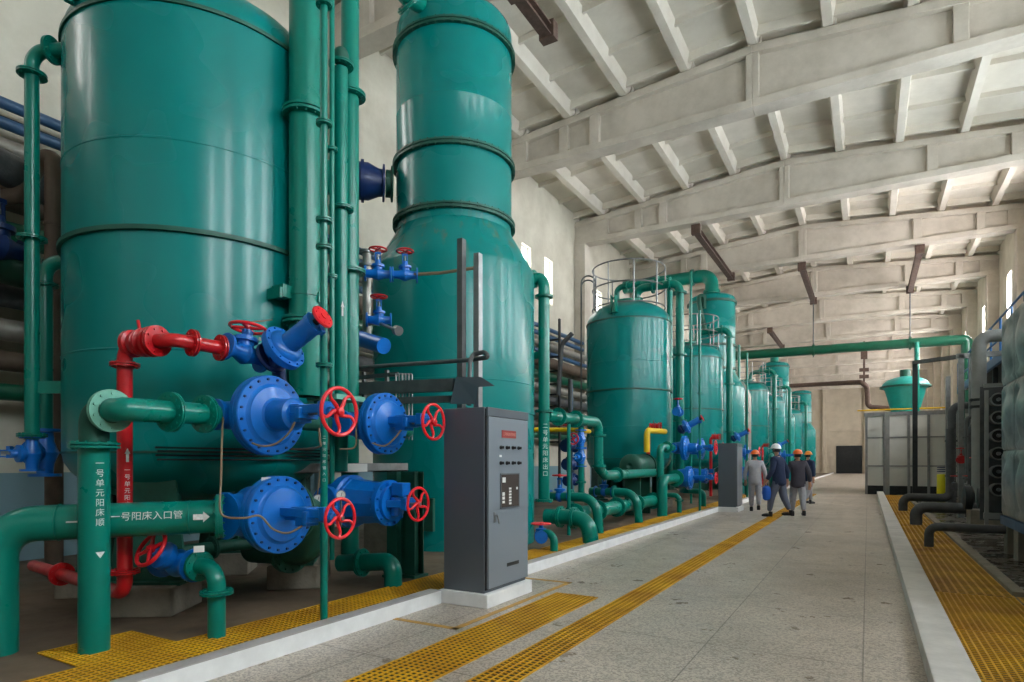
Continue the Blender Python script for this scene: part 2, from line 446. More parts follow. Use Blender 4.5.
def window(n, x, sgn, yc, w, lo, hi, m):
    o = B().box2((x + sgn * .2, yc - w / 2, lo), (x + sgn * .21, yc + w / 2, hi)).build('window_%d' % n, m, kind='structure', smooth=False)
    f = B()
    for yy in (yc - w / 2 + .03, yc, yc + w / 2 - .03): f.box((x + sgn * .17, yy, (lo + hi) / 2), (.05, .045, hi - lo))
    for zz in (lo + .03, lo + (hi - lo) * .35, hi - .03): f.box((x + sgn * .165, yc, zz), (.05, w, .045))
    f.build('window_frame', WHITE, o, smooth=False)
n = 1
for w in winL: window(n, XL, -1, *w, SKYL); n += 1
for w in winR: window(n, XR, 1, *w, SKYW if w[0] < 21 else SKYF); n += 1
# end walls
far = B(); far.box2((XL, Y1, 0), (XR, Y1 + .3, 12)); far.build('wall_far', WALLF, kind='structure', smooth=False)
b = B()
for x in (-6.6, -4.7, -.2, 2.6): b.box2((x - .2, Y1 - .3, 0), (x + .2, Y1, 11))
b.box2((XL, Y1 - .12, 5.2), (XR, Y1, 5.45)).build('wall_far_pilasters', WALLF, kind='structure', smooth=False)
B().box2((-3.4, Y1 - .08, 0), (-.6, Y1 - .02, 3.4)).build('door_1', DARKST, kind='structure', smooth=False)
rear = B(); rear.box2((XL, Y0 - .3, 0), (XR, Y0, 4.6)); rear.box2((XL, Y0 - .3, 9.0), (XR, Y0, 12))
for x0, x1 in ((XL, -8), (-5, -4), (-1, 0), (3, XR)): rear.box2((x0, Y0 - .3, 4.6), (x1, Y0, 9.0))
rear.build('wall_rear', WALLM, kind='structure', smooth=False)
for x0, x1 in ((-8, -5), (-4, -1), (0, 3)):
    o = B().box2((x0, Y0 - .2, 4.6), (x1, Y0 - .19, 9.0)).build('window_%d' % n, SKYB, kind='structure', smooth=False); n += 1  # unseen rear panes, added as a weak fill light
    f = B()
    for k in range(4): f.box((x0 + (x1 - x0) * k / 3, Y0 - .15, 6.8), (.06, .05, 4.4))
    for z in (4.63, 6.1, 7.6, 8.97): f.box(((x0 + x1) / 2, Y0 - .15, z), (x1 - x0, .05, .05))
    f.build('window_frame', WHITE, o, smooth=False)
# wall columns
for i, y in enumerate(BEAMY):
    for x, s, nm in ((XL, 1, 'column_left'), (XR, -1, 'column_right')):
        B().box2((x, y - .27, 0), (x + s * .46, y + .27, ZB)).build('wall_' + nm, BEAMM, kind='structure', smooth=False, bevel=.02, loc=(x, y, 0))
# roof girders
def girder(y):
    b = B(); hw, web = .25, .08
    N = 12
    def prism(y0, y1, zl, zu, x0=XL, x1=XR):
        xs = [x0] + ([RIDGE] if x0 < RIDGE < x1 else []) + [x1]
        for a, c in zip(xs[:-1], xs[1:]):
            vs = [(x, yy, z(x)) for x in (a, c) for yy in (y0, y1) for z in (zl, zu)]
            b.add(vs, [(0, 1, 3, 2), (4, 6, 7, 5), (0, 4, 5, 1), (2, 3, 7, 6), (0, 2, 6, 4), (1, 5, 7, 3)])
    prism(y - web, y + web, lambda x: ZB + .15, lambda x: ztop(x) - .1)
    prism(y - hw, y + hw, lambda x: ZB, lambda x: ZB + .2)
    prism(y - hw, y + hw, lambda x: ztop(x) - .2, lambda x: ztop(x))
    for x, w in ((XL + .7, 1.4), (XL + 2.6, .28), (RIDGE - 4.15, .28), (RIDGE, .3), (RIDGE + 4.15, .28), (XR - 1.5, .28), (XR - .35, .7)):
        prism(y - hw + .03, y + hw - .03, lambda x: ZB + .1, lambda x: ztop(x) - .1, x - w / 2, x + w / 2)
    return b.build('ceiling_beam', BEAMM, kind='structure', smooth=False, bevel=.015, loc=(RIDGE, y, ZB))
for y in BEAMY: girder(y)
# roof slabs with ribs
def roofz(x): return ztop(x) + .36
b = B()
for a, c in ((XL - .3, RIDGE), (RIDGE, XR + .3)):
    vs = [(x, yy, roofz(x) + dz) for x in (a, c) for yy in (Y0, Y1) for dz in (0, .2)]
    b.add(vs, [(0, 1, 3, 2), (4, 6, 7, 5), (0, 4, 5, 1), (2, 3, 7, 6), (0, 2, 6, 4), (1, 5, 7, 3)])
ceil = b.build('ceiling', CEILM, kind='structure', smooth=False, loc=(0, 0, 0))
rib = B(); crs = B()
edges = [Y0] + BEAMY + [Y1]
for j in range(-5, 6):
    x = RIDGE + 1.65 * j
    if not XL < x < XR: continue
    for a, c in zip(edges[:-1], edges[1:]):
        a2, c2 = a + .03, c - .03; zt = roofz(x)
        for (wt, wb, h) in ((.17, .1, .34),):
            vs = []
            for yy, hh in ((a2, h), (c2, h)):
                vs += [(x - wt, yy, zt + .02), (x - wb, yy, zt - hh), (x + wb, yy, zt - hh), (x + wt, yy, zt + .02)]
            rib.add(vs, [(0, 1, 2, 3), (7, 6, 5, 4), (0, 4, 5, 1), (1, 5, 6, 2), (2, 6, 7, 3), (3, 7, 4, 0)])
for a, c in zip(edges[:-1], edges[1:]):
    nn = 4
    for k in range(1, nn):
        y = a + (c - a) * k / nn
        for a3, c3 in ((XL, RIDGE), (RIDGE, XR)):
            vs = []
            for x in (a3, c3):
                zt = roofz(x); vs += [(x, y - .06, zt + .02), (x, y - .035, zt - .13), (x, y + .035, zt - .13), (x, y + .06, zt + .02)]
            crs.add(vs, [(0, 1, 2, 3), (7, 6, 5, 4), (0, 4, 5, 1), (1, 5, 6, 2), (2, 6, 7, 3), (3, 7, 4, 0)])
    for yy in (a + .33, c - .33):   # end diaphragms of the slabs
        for a3, c3 in ((XL, RIDGE), (RIDGE, XR)):
            vs = []
            for x in (a3, c3):
                zt = roofz(x); vs += [(x, yy - .05, zt + .02), (x, yy - .04, zt - .22), (x, yy + .04, zt - .22), (x, yy + .05, zt + .02)]
            crs.add(vs, [(0, 1, 2, 3), (7, 6, 5, 4), (0, 4, 5, 1), (1, 5, 6, 2), (2, 6, 7, 3), (3, 7, 4, 0)])
rib.build('ceiling_rib', CEILM, ceil, smooth=False)
crs.build('ceiling_cross_rib', CEILM, ceil, smooth=False)

# ---------------------------------------------------------------- floor gratings and lines
def grating(label, x0, x1, y0, y1, z, group=None, pitch=.05, bars_far=60, th=.009):
    """moulded grating: bearing bars both ways over a dark sheet standing in for drain shade"""
    g = B(); w = .0125 if pitch < .06 else .022
    nx = max(2, round((x1 - x0) / pitch)); ny = max(2, round((y1 - y0) / pitch))
    for i in range(nx + 1):
        x = x0 + (x1 - x0) * i / nx; g.box((x, (y0 + y1) / 2, z + th / 2), (w, y1 - y0, th))
    for j in range(ny + 1):
        y = y0 + (y1 - y0) * j / ny; g.box(((x0 + x1) / 2, y, z + th / 2 - .001), (x1 - x0, w, th - .002))
    o = g.build('floor_grating', YEL, label=label, cat='grating', group=group, smooth=False, loc=((x0 + x1) / 2, (y0 + y1) / 2, z))
    B().box2((x0, y0, z - .004), (x1, y1, z + .002)).build('drain_shade_sheet', PITSHADE, o, smooth=False)  # thin dark sheet: the shade of an unmodelled trench, put into colour
    return o
grating('short wide yellow floor grating ending beside the grey control cabinet', -2.87, -2.41, .6, 5.92, .001)
grating('long narrow yellow floor grating strip running down the middle of the corridor', -2.2, -1.93, .6, 30, .001, pitch=.05)
grating('yellow grating along the kerb under the big tank pipework', -4.52, -3.8, 1.2, 8.5, .035, pitch=.05)
grating('small yellow grating patch around the foot of the fat vertical green pipe', -5.12, -4.53, 2.1, 2.75, .035, pitch=.05)
grating('yellow grating along the kerb beyond the grey control cabinet', -4.45, -3.8, 8.6, 34, .035, pitch=.07)
k = 0
for y0, y1, what in ((1.6, 3.4, 'nearest right-hand walkway panel, cut by the frame'), (3.42, 4.9, 'walkway panel second from the camera beside the right kerb'), (4.92, 6.3, 'darker walkway panel, third from the camera beside the right kerb'), (6.32, 8.0, 'walkway panel before the side branch beside the right kerb'), (8.02, 11.2, 'walkway panel under the nearest grey insulated outlet pipe'), (11.22, 30.5, 'long run of walkway under the farther insulated outlet pipes')):
    grating('yellow grating, ' + what, .6, 1.3, y0, y1, .0, group='walkway gratings beside the right kerb', pitch=.05 if y0 < 8 else .08)
grating('yellow grating branch leading right toward the galvanised water tank', 1.34, 4.6, 7.3, 8.1, .0, pitch=.06)
B().box2((1.3, 1.2, 0), (1.42, 7.25, .05)).build('kerb_trench_edge', CONC, kind='structure', smooth=False)
B().box2((1.3, 8.15, 0), (1.42, 30, .05)).build('kerb_trench_edge', CONC, kind='structure', smooth=False)
b = B(); lw = .03
pts = [(-3.66, 4.23), (-3.0, 4.23), (-3.0, 6.5), (-3.66, 6.5)]
for (a, c), (d, e) in zip(pts[:-1], pts[1:]):
    b.box2((min(a, d) - lw, min(c, e) - lw, 0), (max(a, d) + lw, max(c, e) + lw, .003))
b.build('floor_marking', YLINE, label='worn yellow safety line painted on the floor around the grey control cabinet', cat='floor marking', smooth=False)

# brown steel rails under the girders
def rail_bar(label, x, ya, yb, rod=None):
    o = thing('hoist_rail', label, 'steel rail', (x, ya, ZB - .2), group='brown steel rails under the roof girders')
    b = B(); b.box2((x - .11, ya, ZB - .13), (x + .11, yb, ZB - .10)).box2((x - .012, ya, ZB - .3), (x + .012, yb, ZB - .13)).box2((x - .11, ya, ZB - .33), (x + .11, yb, ZB - .3)).build('beam_section', BROWNST, o, smooth=False)
    for y in (ya, yb):
        B().box2((x - .16, y - .1, ZB - .36), (x + .16, y + .1, ZB - .02)).build('bracket', BROWNST, o, smooth=False)
    return o
rail_bar('brown steel rail under the ceiling above the far railed green tank', -5.42, 22.77, 29.37)
rail_bar('brown steel rail under the ridge of the roof in mid hall', -2.48, 29.37, 35.97)
rail_bar('brown steel rail under the roof on the right side of the hall', 1.79, 29.37, 35.97)
rail_bar('small brown steel rail high above the most distant green column', -5.46, 42.57, 49.2)
rail_bar('short broken end of brown steel rail at the top of the picture', -5.45, 9.57, 10.85)
for x, lab in ((-2.48, 'thin rod hanging from the ridge rail down to the green crossing pipe'), (1.79, 'thin rod hanging from the right roof rail down to the green crossing pipe')):
    B().cyl((x, 35.9 if x < 0 else 35.9, 6.9), (x, 35.9, ZB - .3), .035, 8).build('hanger_rod', STEELD, label=lab, cat='rod')
# ---------------------------------------------------------------- TANKS
TX, TR = -6.27, 1.256
def dome(r, z0, h, n=10, up=1):
    out = []
    for i in range(n + 1):
        t = PI / 2 * i / n
        out.append((max(r * math.cos(t) ** .85 if i < n else 0, .0), z0 + up * h * math.sin(t)))
    return out
def guard_rail(t, c, R, z0, z1, name='guard_rail', posts=9, r=.022):
    g = B()
    for z in (z0 + .02, (z0 + z1) / 2, z1): g.torus((c[0], c[1], z), (0, 0, 1), R, r, 48, 6)
    for i in range(posts):
        a = 2 * PI * i / posts + .3; g.cyl((c[0] + R * math.cos(a), c[1] + R * math.sin(a), z0), (c[0] + R * math.cos(a), c[1] + R * math.sin(a), z1), r, 6)
    return g.build(name, STEEL, t)
def softener(label, y, rail=True, detail=True, x=TX, name='treatment_tank'):
    t = thing(name, label, 'tank', (x, y, 0), 'tall domed treatment tanks')
    prof = [(0, .93)] + [(TR * math.sin(PI / 2 * i / 9), 1.5 - .57 * math.cos(PI / 2 * i / 9)) for i in range(1, 10)]
    prof += [(TR, 2.4), (TR + .006, 2.405), (TR + .006, 2.415), (TR, 2.42), (TR, 4.28), (TR + .006, 4.285), (TR + .006, 4.3), (TR, 4.305), (TR, 5.5)]
    prof += [(TR * math.cos(PI / 2 * i / 9), 5.53 + .68 * math.sin(PI / 2 * i / 9)) for i in range(0, 9)] + [(0, 6.21)]
    B().lathe(prof, (x, y, 0), seg=96, close=False).build('shell', TEAL, t, ang=40)
    B().lathe([(TR, 3.46), (TR + .035, 3.46), (TR + .035, 3.5), (TR, 3.5)], (x, y, 0), seg=96, close=False).build('ring_flange', TEALD, t)
    B().lathe([(TR, 5.5), (TR + .02, 5.5), (TR + .02, 5.535), (TR, 5.535)], (x, y, 0), seg=96, close=False).build('rim', DARKST if False else TEALD, t)
    B().lathe([(TR, 1.48), (TR + .01, 1.48), (TR + .01, 1.5), (TR, 1.5)], (x, y, 0), seg=96, close=False).build('bottom_seam', TEALD, t)
    B().lathe([(.28, 6.12), (.28, 6.2), (.4, 6.2), (.4, 6.26), (0, 6.28)], (x, y, 0), seg=24).build('manhole_cover', TEALP, t)
    for a in (-58, -58 + 100, -58 + 190, -58 + 280):
        a = math.radians(a); R = Matrix.Rotation(a, 3, 'Z'); c = V((x, y, 0)) + R @ V((1.0, 0, 0))
        g = B()
        vs = [V((.0, -.24, 1.28)), V((.0, .24, 1.28)), V((.0, .34, .3)), V((.0, -.34, .3))]
        pts = [c + R @ (v + V((dx, 0, 0))) for v in vs for dx in (.05, .085)]
        g.add(pts, [(0, 2, 4, 6), (1, 7, 5, 3), (0, 1, 3, 2), (2, 3, 5, 4), (4, 5, 7, 6), (6, 7, 1, 0)])
        for s in (-.16, .16): g.box(c + R @ V((-.06, s, .72)), (.22, .02, .86), R)
        g.box(c + R @ V((-.02, 0, .3)), (.4, .66, .03), R)
        g.build('leg', TEALD, t, smooth=False)
    for a in (-93, 87):
        a = math.radians(a); R = Matrix.Rotation(a, 3, 'Z'); c = V((x, y, 5.88)) + R @ V((TR - .02, 0, 0))
        g = B(); g.box(c, (.16, .02, .55), R).box(c + R @ V((0, .12, 0)), (.16, .02, .55), R).box(c + R @ V((.03, .06, -.22)), (.2, .24, .03), R).box(c + R @ V((-.02, .06, .2)), (.12, .14, .03), R)
        g.cyl(c + R @ V((.05, .06, -.3)), c + R @ V((.05, .06, .05)), .025, 8)
        g.build('lifting_lug', TEALP, t, smooth=False)
    if rail:
        guard_rail(t, (x, y), 1.08, 5.98, 7.2)
        g = B()
        for s in (-.22, .22):
            d = V((-1, -.45, 0)).normalized(); q = V((x, y, 0)) + d * 1.42 + V((-d.y, d.x, 0)) * s; q2 = V((x, y, 0)) + d * 1.0 + V((-d.y, d.x, 0)) * s
            g.tube([q + V((0, 0, .4)), q + V((0, 0, 7.0)), q2 + V((0, 0, 7.0)), q2 + V((0, 0, 6.05))], .025, 8, .25)
        d = V((-1, -.45, 0)).normalized(); pz = V((-d.y, d.x, 0))
        for i in range(19): g.bar(V((x, y, .7 + .33 * i)) + d * 1.42 - pz * .22, V((x, y, .7 + .33 * i)) + d * 1.42 + pz * .22, .02, .02)
        g.build('ladder', STEELD, t)
    return t
def pedestal(label, loc, ang, s=(.6, .62, .26)):
    R = Matrix.Rotation(ang, 3, 'Z')
    return B().box((loc[0], loc[1], .03 + s[2] / 2), s, R).build('concrete_pedestal', CONC, label=label, cat='pedestal', group='concrete tank pedestals', smooth=False, bevel=.012)
softener('huge green tank filling the left side, its dome cut by the picture top', 4.12, rail=False)
softener('green domed tank with silver guard rail just beyond the tallest column', 17.87)
softener('green domed tank standing between the railed tank and the far column', 25.4)
softener('green domed tank in the distance, beyond the second column', 38.6)
softener('hazy green tank far down the row, mostly hidden by the tank before it', 46.6)
softener('most distant green domed tank near the end wall', 59.6)
for y, lab in ((4.12, 'the huge tank at the left'), (17.87, 'the railed green tank'), (25.4, 'the tank before the second column'), (38.6, 'the distant green tank')):
    for i, a in enumerate((-58, 42, 132, 222)):
        if i in (2,) and y > 5: continue
        r = math.radians(a); pos = ('front leg', 'corridor-side leg', 'rear leg', 'wall-side leg')[i]
        pedestal('concrete pedestal under the %s of %s' % (pos, lab), (TX + 1.0 * math.cos(r), y + 1.0 * math.sin(r)), r)

def column(label, y, x=TX, detail=1, stub=None):
    t = thing('column_tank', label, 'tank', (x, y, 0), 'tall stepped green columns')
    r1, r2 = 1.396, 1.0
    prof = [(r1, .03), (r1, 2.2), (r1 + .02, 2.2), (r1 + .02, 2.26), (r1, 2.26), (r1, 2.68), (r1 + .006, 2.69), (r1, 2.7), (r1, 4.6), (r1 - .01, 4.66), (r2 + .03, 5.27), (r2, 5.33), (r2, 5.45)]
    B().lathe(prof, (x, y, 0), seg=96, close=False).build('lower_shell', RUSTY, t, ang=25)
    prof = [(r2, 5.52), (r2, 6.46)]
    B().lathe(prof, (x, y, 0), seg=80, close=False).build('middle_shell', TEAL, t)
    prof = [(r2, 6.53), (r2, 7.3), (r2 + .005, 7.31), (r2, 7.32), (r2, 8.39)]
    B().lathe(prof, (x, y, 0), seg=80, close=False).build('upper_shell', TEAL, t)
    zt = 8.8 if detail else 8.6; hh = .42 if detail else .28
    prof = [(r2, 8.47), (r2, zt)] + [(r2 * math.cos(PI / 2 * i / 8), zt + hh * math.sin(PI / 2 * i / 8)) for i in range(1, 8)] + [(0, zt + hh)]
    B().lathe(prof, (x, y, 0), seg=80, close=False).build('top_head', TEAL, t)
    for z in (5.49, 6.5, 8.43):
        g = B()
        g.lathe([(r2 - .01, -.045), (r2 + .065, -.045), (r2 + .065, -.012), (r2 + .045, -.012), (r2 + .045, .012), (r2 + .065, .012), (r2 + .065, .045), (r2 - .01, .045)], (x, y, z), seg=80, close=False)
        g.bolts((x, y, z), (0, 0, 1), r2 + .045, 48 if detail else 24, .012, .13)
        g.build('ring_flange', TEALD, t)
    B().box((x + .35, y - r1 + .02, .6), (.5, .06, .5)).build('access_hatch', TEALD, t, smooth=False)
    return t
column('tallest green column tank with flanged upper sections', 8.82)
column('second green column tank with a big elbow pipe leaving its top', 28.3, x=-6.05, detail=0)
column('third green column tank far off below the green crossing pipe', 49.6, x=-6.05, detail=0)
column('faint farthest green column near the end wall', 70.6, x=-6.05, detail=0)

# big overhead pipe from second column to the left wall
pipe('overhead_pipe', 'big green elbow pipe from the second column top to the left wall', [(-6.05, 28.3, 8.85), (-6.05, 28.3, 9.78), (XL, 28.3, 9.78)], .29, TEALP, fillet=.55, fl=[((-6.05, 28.3, 9.0), (0, 0, 1)), ((-6.9, 28.3, 9.78), (1, 0, 0))], FR=.36)
pipe('overhead_pipe', 'green neck pipe rising from the third column top', [(-6.05, 49.6, 8.85), (-6.05, 49.6, 9.6), (XL, 49.6, 9.6)], .3, TEALP, fillet=.5)
pipe('crossing_pipe', 'long green pipe crossing the hall overhead from the columns to the right side', [(-6.6, 35.9, 7.32), (3.9, 35.9, 7.2), (4.05, 35.9, 7.1), (4.05, 35.9, 3.56)], .24, GREEN, fillet=.6, fl=[((1.79, 35.9, 7.23), (1, 0, 0)), ((-2.48, 35.9, 7.28), (1, 0, 0)), ((-6.4, 35.9, 7.32), (1, 0, 0))], FR=.3)
pipe('drop_pipe', 'thin green pipe dropping from the crossing pipe behind the dark steel post', [(2.05, 35.6, 7.2), (2.05, 35.6, 3.56)], .11, TEALP)
# swan necks: from the tank crown over to a riser on the corridor side
def swan(label, y, px=-4.72, top=6.6, r=.12, y2=None, zb=1.2, x0=TX + .25):
    y2 = y if y2 is None else y2
    return pipe('outlet_pipe', label, [(x0, y, 6.1), (x0, y, top), (px, y2, top), (px, y2, zb), (px, y2 + .0, zb - .15)], r, TEALP, fillet=.28,
                fl=[((x0, y, 6.28), (0, 0, 1)), ((px - .28, y2, top), (1, 0, 0)), ((px, y2, top - .3), (0, 0, 1)), ((px, y2, 4.5), (0, 0, 1)), ((px, y2, 2.6), (0, 0, 1)), ((x0 + .5, y + (y2 - y) * .3, top), (1, 0, 0))], FR=.2, group='swan neck outlet pipes')
swan('green pipe bending from the railed tank crown down its corridor side', 17.87)
swan('green pipe bending from the tank before the second column down its side', 25.4, px=-4.75, top=6.65)
swan('green pipe bending down from the distant tank crown', 38.6, px=-4.7, top=6.7)
swan('green pipe bending down from the hidden far tank crown', 46.6, px=-4.7, top=6.6)
swan('green pipe bending down from the most distant tank crown', 59.6, px=-4.7, top=6.6)
pipe('vent_pipe', 'thinner green pipe above the railed tank with a small end valve', [(-6.95, 18.7, 6.2), (-6.95, 18.7, 6.98), (-5.25, 18.7, 6.98), (-5.25, 18.7, 1.0)], .09, TEALP, fl=[((-6.6, 18.7, 6.98), (1, 0, 0)), ((-5.6, 18.7, 6.98), (1, 0, 0)), ((-5.25, 18.7, 4.6), (0, 0, 1))], fillet=.2)
def riser(label, px, py0, d, r, z1=0.05, m=None, fl=()):
    p = W(px, py0, d)
    return pipe('riser_pipe', label, [p, (p.x, p.y, z1)], r, m, fl=[((p.x, p.y, z), (0, 0, 1)) for z in fl], group='slim riser pipes along the tank row')
riser('slim pale green riser rising beside the railed tank with a hooked top', 691, 272, 20.0, .038, fl=(3.2, 5.1))
riser('slim green riser beside the second column, ending below the rail', 739, 345, 31, .07, fl=(3.4, 5.2))
pipe('vent_pipe', 'small green vent pipe hooked over the second column side', [W(705, 330, 26.7), W(699, 303, 26.7), W(699, 296, 26.7), W(704, 296, 26.7), W(704, 309, 26.7)], .1, TEALD, fillet=.12)
pipe('riser_pipe', 'pale bent pipe standing between second column and distant tank', [(-4.9, 30.6, .2), (-4.9, 30.6, 4.5), (-5.2, 30.6, 5.1), (-6.3, 30.6, 5.3)], .16, SILVERP, fillet=.4, group='slim riser pipes along the tank row')

# ---------------------------------------------------------------- VALVES
def handwheel(parent, c, axis, R, r=None, m=None, spokes=5, dish=.0, swirl=.5):
    r = r or R * .085; x, y, z = frame_from_axis(V(axis)); c = V(c)
    g = B().torus(c, z, R, r, 44, 10)
    for i in range(spokes):
        a0 = 2 * PI * i / spokes + .4; P = []
        for k in range(7):
            f = k / 6; rr = R * (.12 + .86 * f); a = a0 + swirl * math.sin(f * PI / 1.3) * 1.2
            P.append(c + x * (rr * math.cos(a)) + y * (rr * math.sin(a)) - z * (dish * (1 - f)))
        g.tube(P, r * .82, 8, rad=[r * (1.15 - .4 * k / 6) for k in range(7)])
    g.lathe([(R * .17, -r * 1.6), (R * .17, r * 1.6), (R * .08, r * 2.2)], c, z, 16)
    return g.build('handwheel', m or WHEELRED, parent, label='red handwheel')
def big_valve(label, loc, Rp, L, fx, Rf, bx, br, wx, Rw, rot=0, group='big blue gate valves on the tank pipework', step=.72, dome_h=.05, long_body=None, box=True):
    """own axes: pipe along y, bonnet and stem along +x"""
    t = local_thing('gate_valve', label, 'valve', group)
    g = B()
    g.tube([(0, -L, 0), (0, -L * .55, 0), (0, 0, 0), (0, L * .55, 0), (0, L, 0)], Rp, 28, rad=[Rp * 1.15, Rp * 1.35, Rp * 1.5, Rp * 1.35, Rp * 1.15])
    neck = min(Rf * .86, Rp * 1.9)
    g.lathe([(neck * .9, -Rp * .5), (neck, fx * .45), (neck * 1.03, fx - .07)], (0, 0, 0), (1, 0, 0), 36)
    for s in (-1, 1): g.lathe([(Rp, 0), (Rp * 1.42, 0), (Rp * 1.42, .03), (Rp, .03)], (0, s * L - .015, 0), (0, 1, 0), 32)
    g.build('body', BLUE, t)
    g = B()
    g.lathe([(neck, fx - .075), (Rf, fx - .075), (Rf, fx - .035), (Rf * .97, fx - .033), (Rf * .97, fx - .027), (Rf, fx - .025), (Rf, fx + .02), (Rf * .98, fx + .028), (Rf * (step + .06), fx + .03), (Rf * step, fx + .045), (Rf * step * .97, fx + .06), (Rf * step * .6, fx + dome_h * .9 + .03), (br * 1.02, fx + dome_h + .04), (0.01, fx + dome_h + .045)], (0, 0, 0), (1, 0, 0), 56)
    g.build('bonnet', BLUE, t, ang=30)
    g = B()
    g.bolts((fx, 0, 0), (1, 0, 0), Rf * .9, 20, .011, .085); g.build('bonnet_bolt', BLUED, t, smooth=False)
    g = B()
    if br > .09: g.lathe([(br, fx + .03), (br, bx - .02), (br * .8, bx)], (0, 0, 0), (1, 0, 0), 32)
    g.box(((fx + dome_h + bx) / 2, 0, 0), (max(.05, bx - fx - dome_h), br * .8, br * 1.1))
    g.build('barrel', BLUE, t)
    g = B()
    if box:
        g.box((bx + .04, 0, 0), (.13, .13, .15)); g.box((bx + .12, 0, .0), (.05, .2, .09))
    for s in (-1, 1): g.bar((fx + dome_h * .6, s * .055, .03), (wx - .14, s * .055, .03), .03, .07, up=(0, 0, 1))
    g.box((wx - .13, 0, .03), (.06, .15, .11)); g.cyl((wx - .2, 0, 0), (wx - .06, 0, 0), .045, 14)
    g.build('yoke', BLUE, t, bevel=.006)
    B().cyl((fx + dome_h, 0, 0), (wx + .03, 0, 0), .017, 10).build('stem', STEEL, t)
    handwheel(t, (wx, 0, 0), (1, 0, 0), Rw, dish=.02)
    place(t, loc, (0, 0, rot))
    return t
big_valve('big blue gate valve with long barrel above the shelf, upper left of four', (-4.62, 3.45, 1.79), .09, .3, .28, .335, .6, .13, 1.08, .182)
big_valve('big blue gate valve at the end of the lettered inlet pipe, lower left', (-4.5, 3.45, .965), .135, .3, .28, .322, .56, .07, .97, .152, step=.7)
big_valve('big blue gate valve with plain stem above the shelf, upper right of four', (-4.5, 4.72, 1.785), .09, .3, .3, .31, .5, .08, .9, .168)

def boxy_valve(label, loc):
    t = local_thing('gate_valve', label, 'valve', 'big blue gate valves on the tank pipework')
    g = B(); g.lathe([(.2, -.25), (.22, -.1), (.27, -.1), (.27, -.04), (.27, 0), (.22, .02), (.2, .04)], (0, 0, 0), (1, 0, 0), 40)
    g.tube([(-.1, -.3, 0), (-.1, 0, 0), (-.1, .3, 0)], .16, 24)
    g.build('body', BLUE, t)
    g = B(); N = 8
    g.lathe([(.245, .0), (.25, .05), (.24, .06), (.22, .2), (.2, .44)], (0, 0, 0), (1, 0, 0), 10); g.build('bonnet', BLUE, t, ang=20)
    g = B(); g.lathe([(.225, .44), (.225, .49), (.17, .49), (.17, .53)], (0, 0, 0), (1, 0, 0), 36).bolts((.465, 0, 0), (1, 0, 0), .2, 12, .013, .11); g.build('bonnet_flange', BLUE, t)
    g = B()
    for s in (-1, 1): g.bar((.5, s * .1, 0), (.72, s * .05, 0), .04, .07)
    g.box((.71, 0, 0), (.06, .16, .12)).box((.62, 0, .14), (.14, .12, .12)).cyl((.57, 0, -.12), (.57, 0, .06), .06, 12); g.build('yoke', BLUE, t, bevel=.006)
    B().cyl((.5, 0, 0), (.86, 0, 0), .016, 10).build('stem', STEEL, t)
    handwheel(t, (.83, 0, 0), (1, 0, 0), .155)
    place(t, loc); return t
boxy_valve('blue gate valve with faceted body seen side-on, below the shelf', (-4.52, 4.6, 1.0))

def small_valve(label, loc, rot=0, s=1.0, wheel=True, up=(0, 0, 1), group='small blue valves', wm=None, m=None, tilt=0, name='globe_valve', wR=.11, roll=0, hs=1.0):
    """own axes: pipe along y, stem upward"""
    m = m or BLUE
    t = local_thing(name, label, 'valve', group); g = B()
    g.tube([(0, -.16 * s, 0), (0, -.08 * s, 0), (0, 0, 0), (0, .08 * s, 0), (0, .16 * s, 0)], .06 * s, 18, rad=[.05 * s, .055 * s, .085 * s, .055 * s, .05 * s])
    for q in (-1, 1): g.lathe([(.05 * s, 0), (.1 * s, 0), (.1 * s, .02 * s), (.05 * s, .02 * s)], (0, q * .16 * s - .01 * s, 0), (0, 1, 0), 20)
    g.build('body', m, t)
    g = B(); g.lathe([(.06 * s, .03 * s), (.06 * s, .09 * s), (.085 * s, .09 * s), (.085 * s, .12 * s), (.04 * s, .13 * s), (.03 * s, .18 * s)], (0, 0, 0), (0, 0, 1), 18)
    for q in (-1, 1): g.bar((0, q * .035 * s, .12 * s), (0, q * .028 * s, .27 * s * hs), .018 * s, .012 * s)
    g.box((0, 0, .27 * s * hs), (.03 * s, .08 * s, .025 * s)); g.build('bonnet', m, t)
    B().cyl((0, 0, .13 * s), (0, 0, .34 * s * hs), .01 * s, 8).build('stem', STEEL, t)
    if wheel: handwheel(t, (0, 0, .32 * s * hs), (0, 0, 1), wR * s, r=.012 * s, m=wm, spokes=4, swirl=.1)
    place(t, loc, (tilt, roll, rot)); return t
# ---------------------------------------------------------------- FOREGROUND PIPEWORK AT THE HUGE TANK
def vert(p, z): return V((p[0], p[1], z))
def vertical_text(body, o, out, r, size, pitch, parent, m=LETTER):
    g = B(); out_ = V(out).normalized(); right = V((0, 0, 1)).cross(out_).normalized()
    for i, ch in enumerate(body):
        a, f = text_mesh(ch, size)
        if not a: continue
        w = max(p.x for p in a) + min(p.x for p in a); P = []
        for p in a:
            ang = (p.x - w / 2) / r; zz = o[2] - i * pitch + p.y
            P.append(V((o[0], o[1], zz)) + out_ * (math.cos(ang) * (r + .002)) + right * (math.sin(ang) * (r + .002)))
        g.add(P, f)
    return g.build('lettering', m, parent, smooth=False)
def to_cam(p, turn=0):
    return Matrix.Rotation(math.radians(turn), 3, 'Z') @ (V((0, 0, 0)) - V((p[0], p[1], 0))).normalized()
fat = V((-4.83, 2.33, .03))
P1 = pipe('vertical_pipe', 'fat vertical green pipe with white lettering in front of the huge tank', [fat, vert(fat, 1.5)], .1, fl=[(vert(fat, 1.52), (0, 0, 1))], FR=.162, bolts=12)
o2 = to_cam(fat, 20)
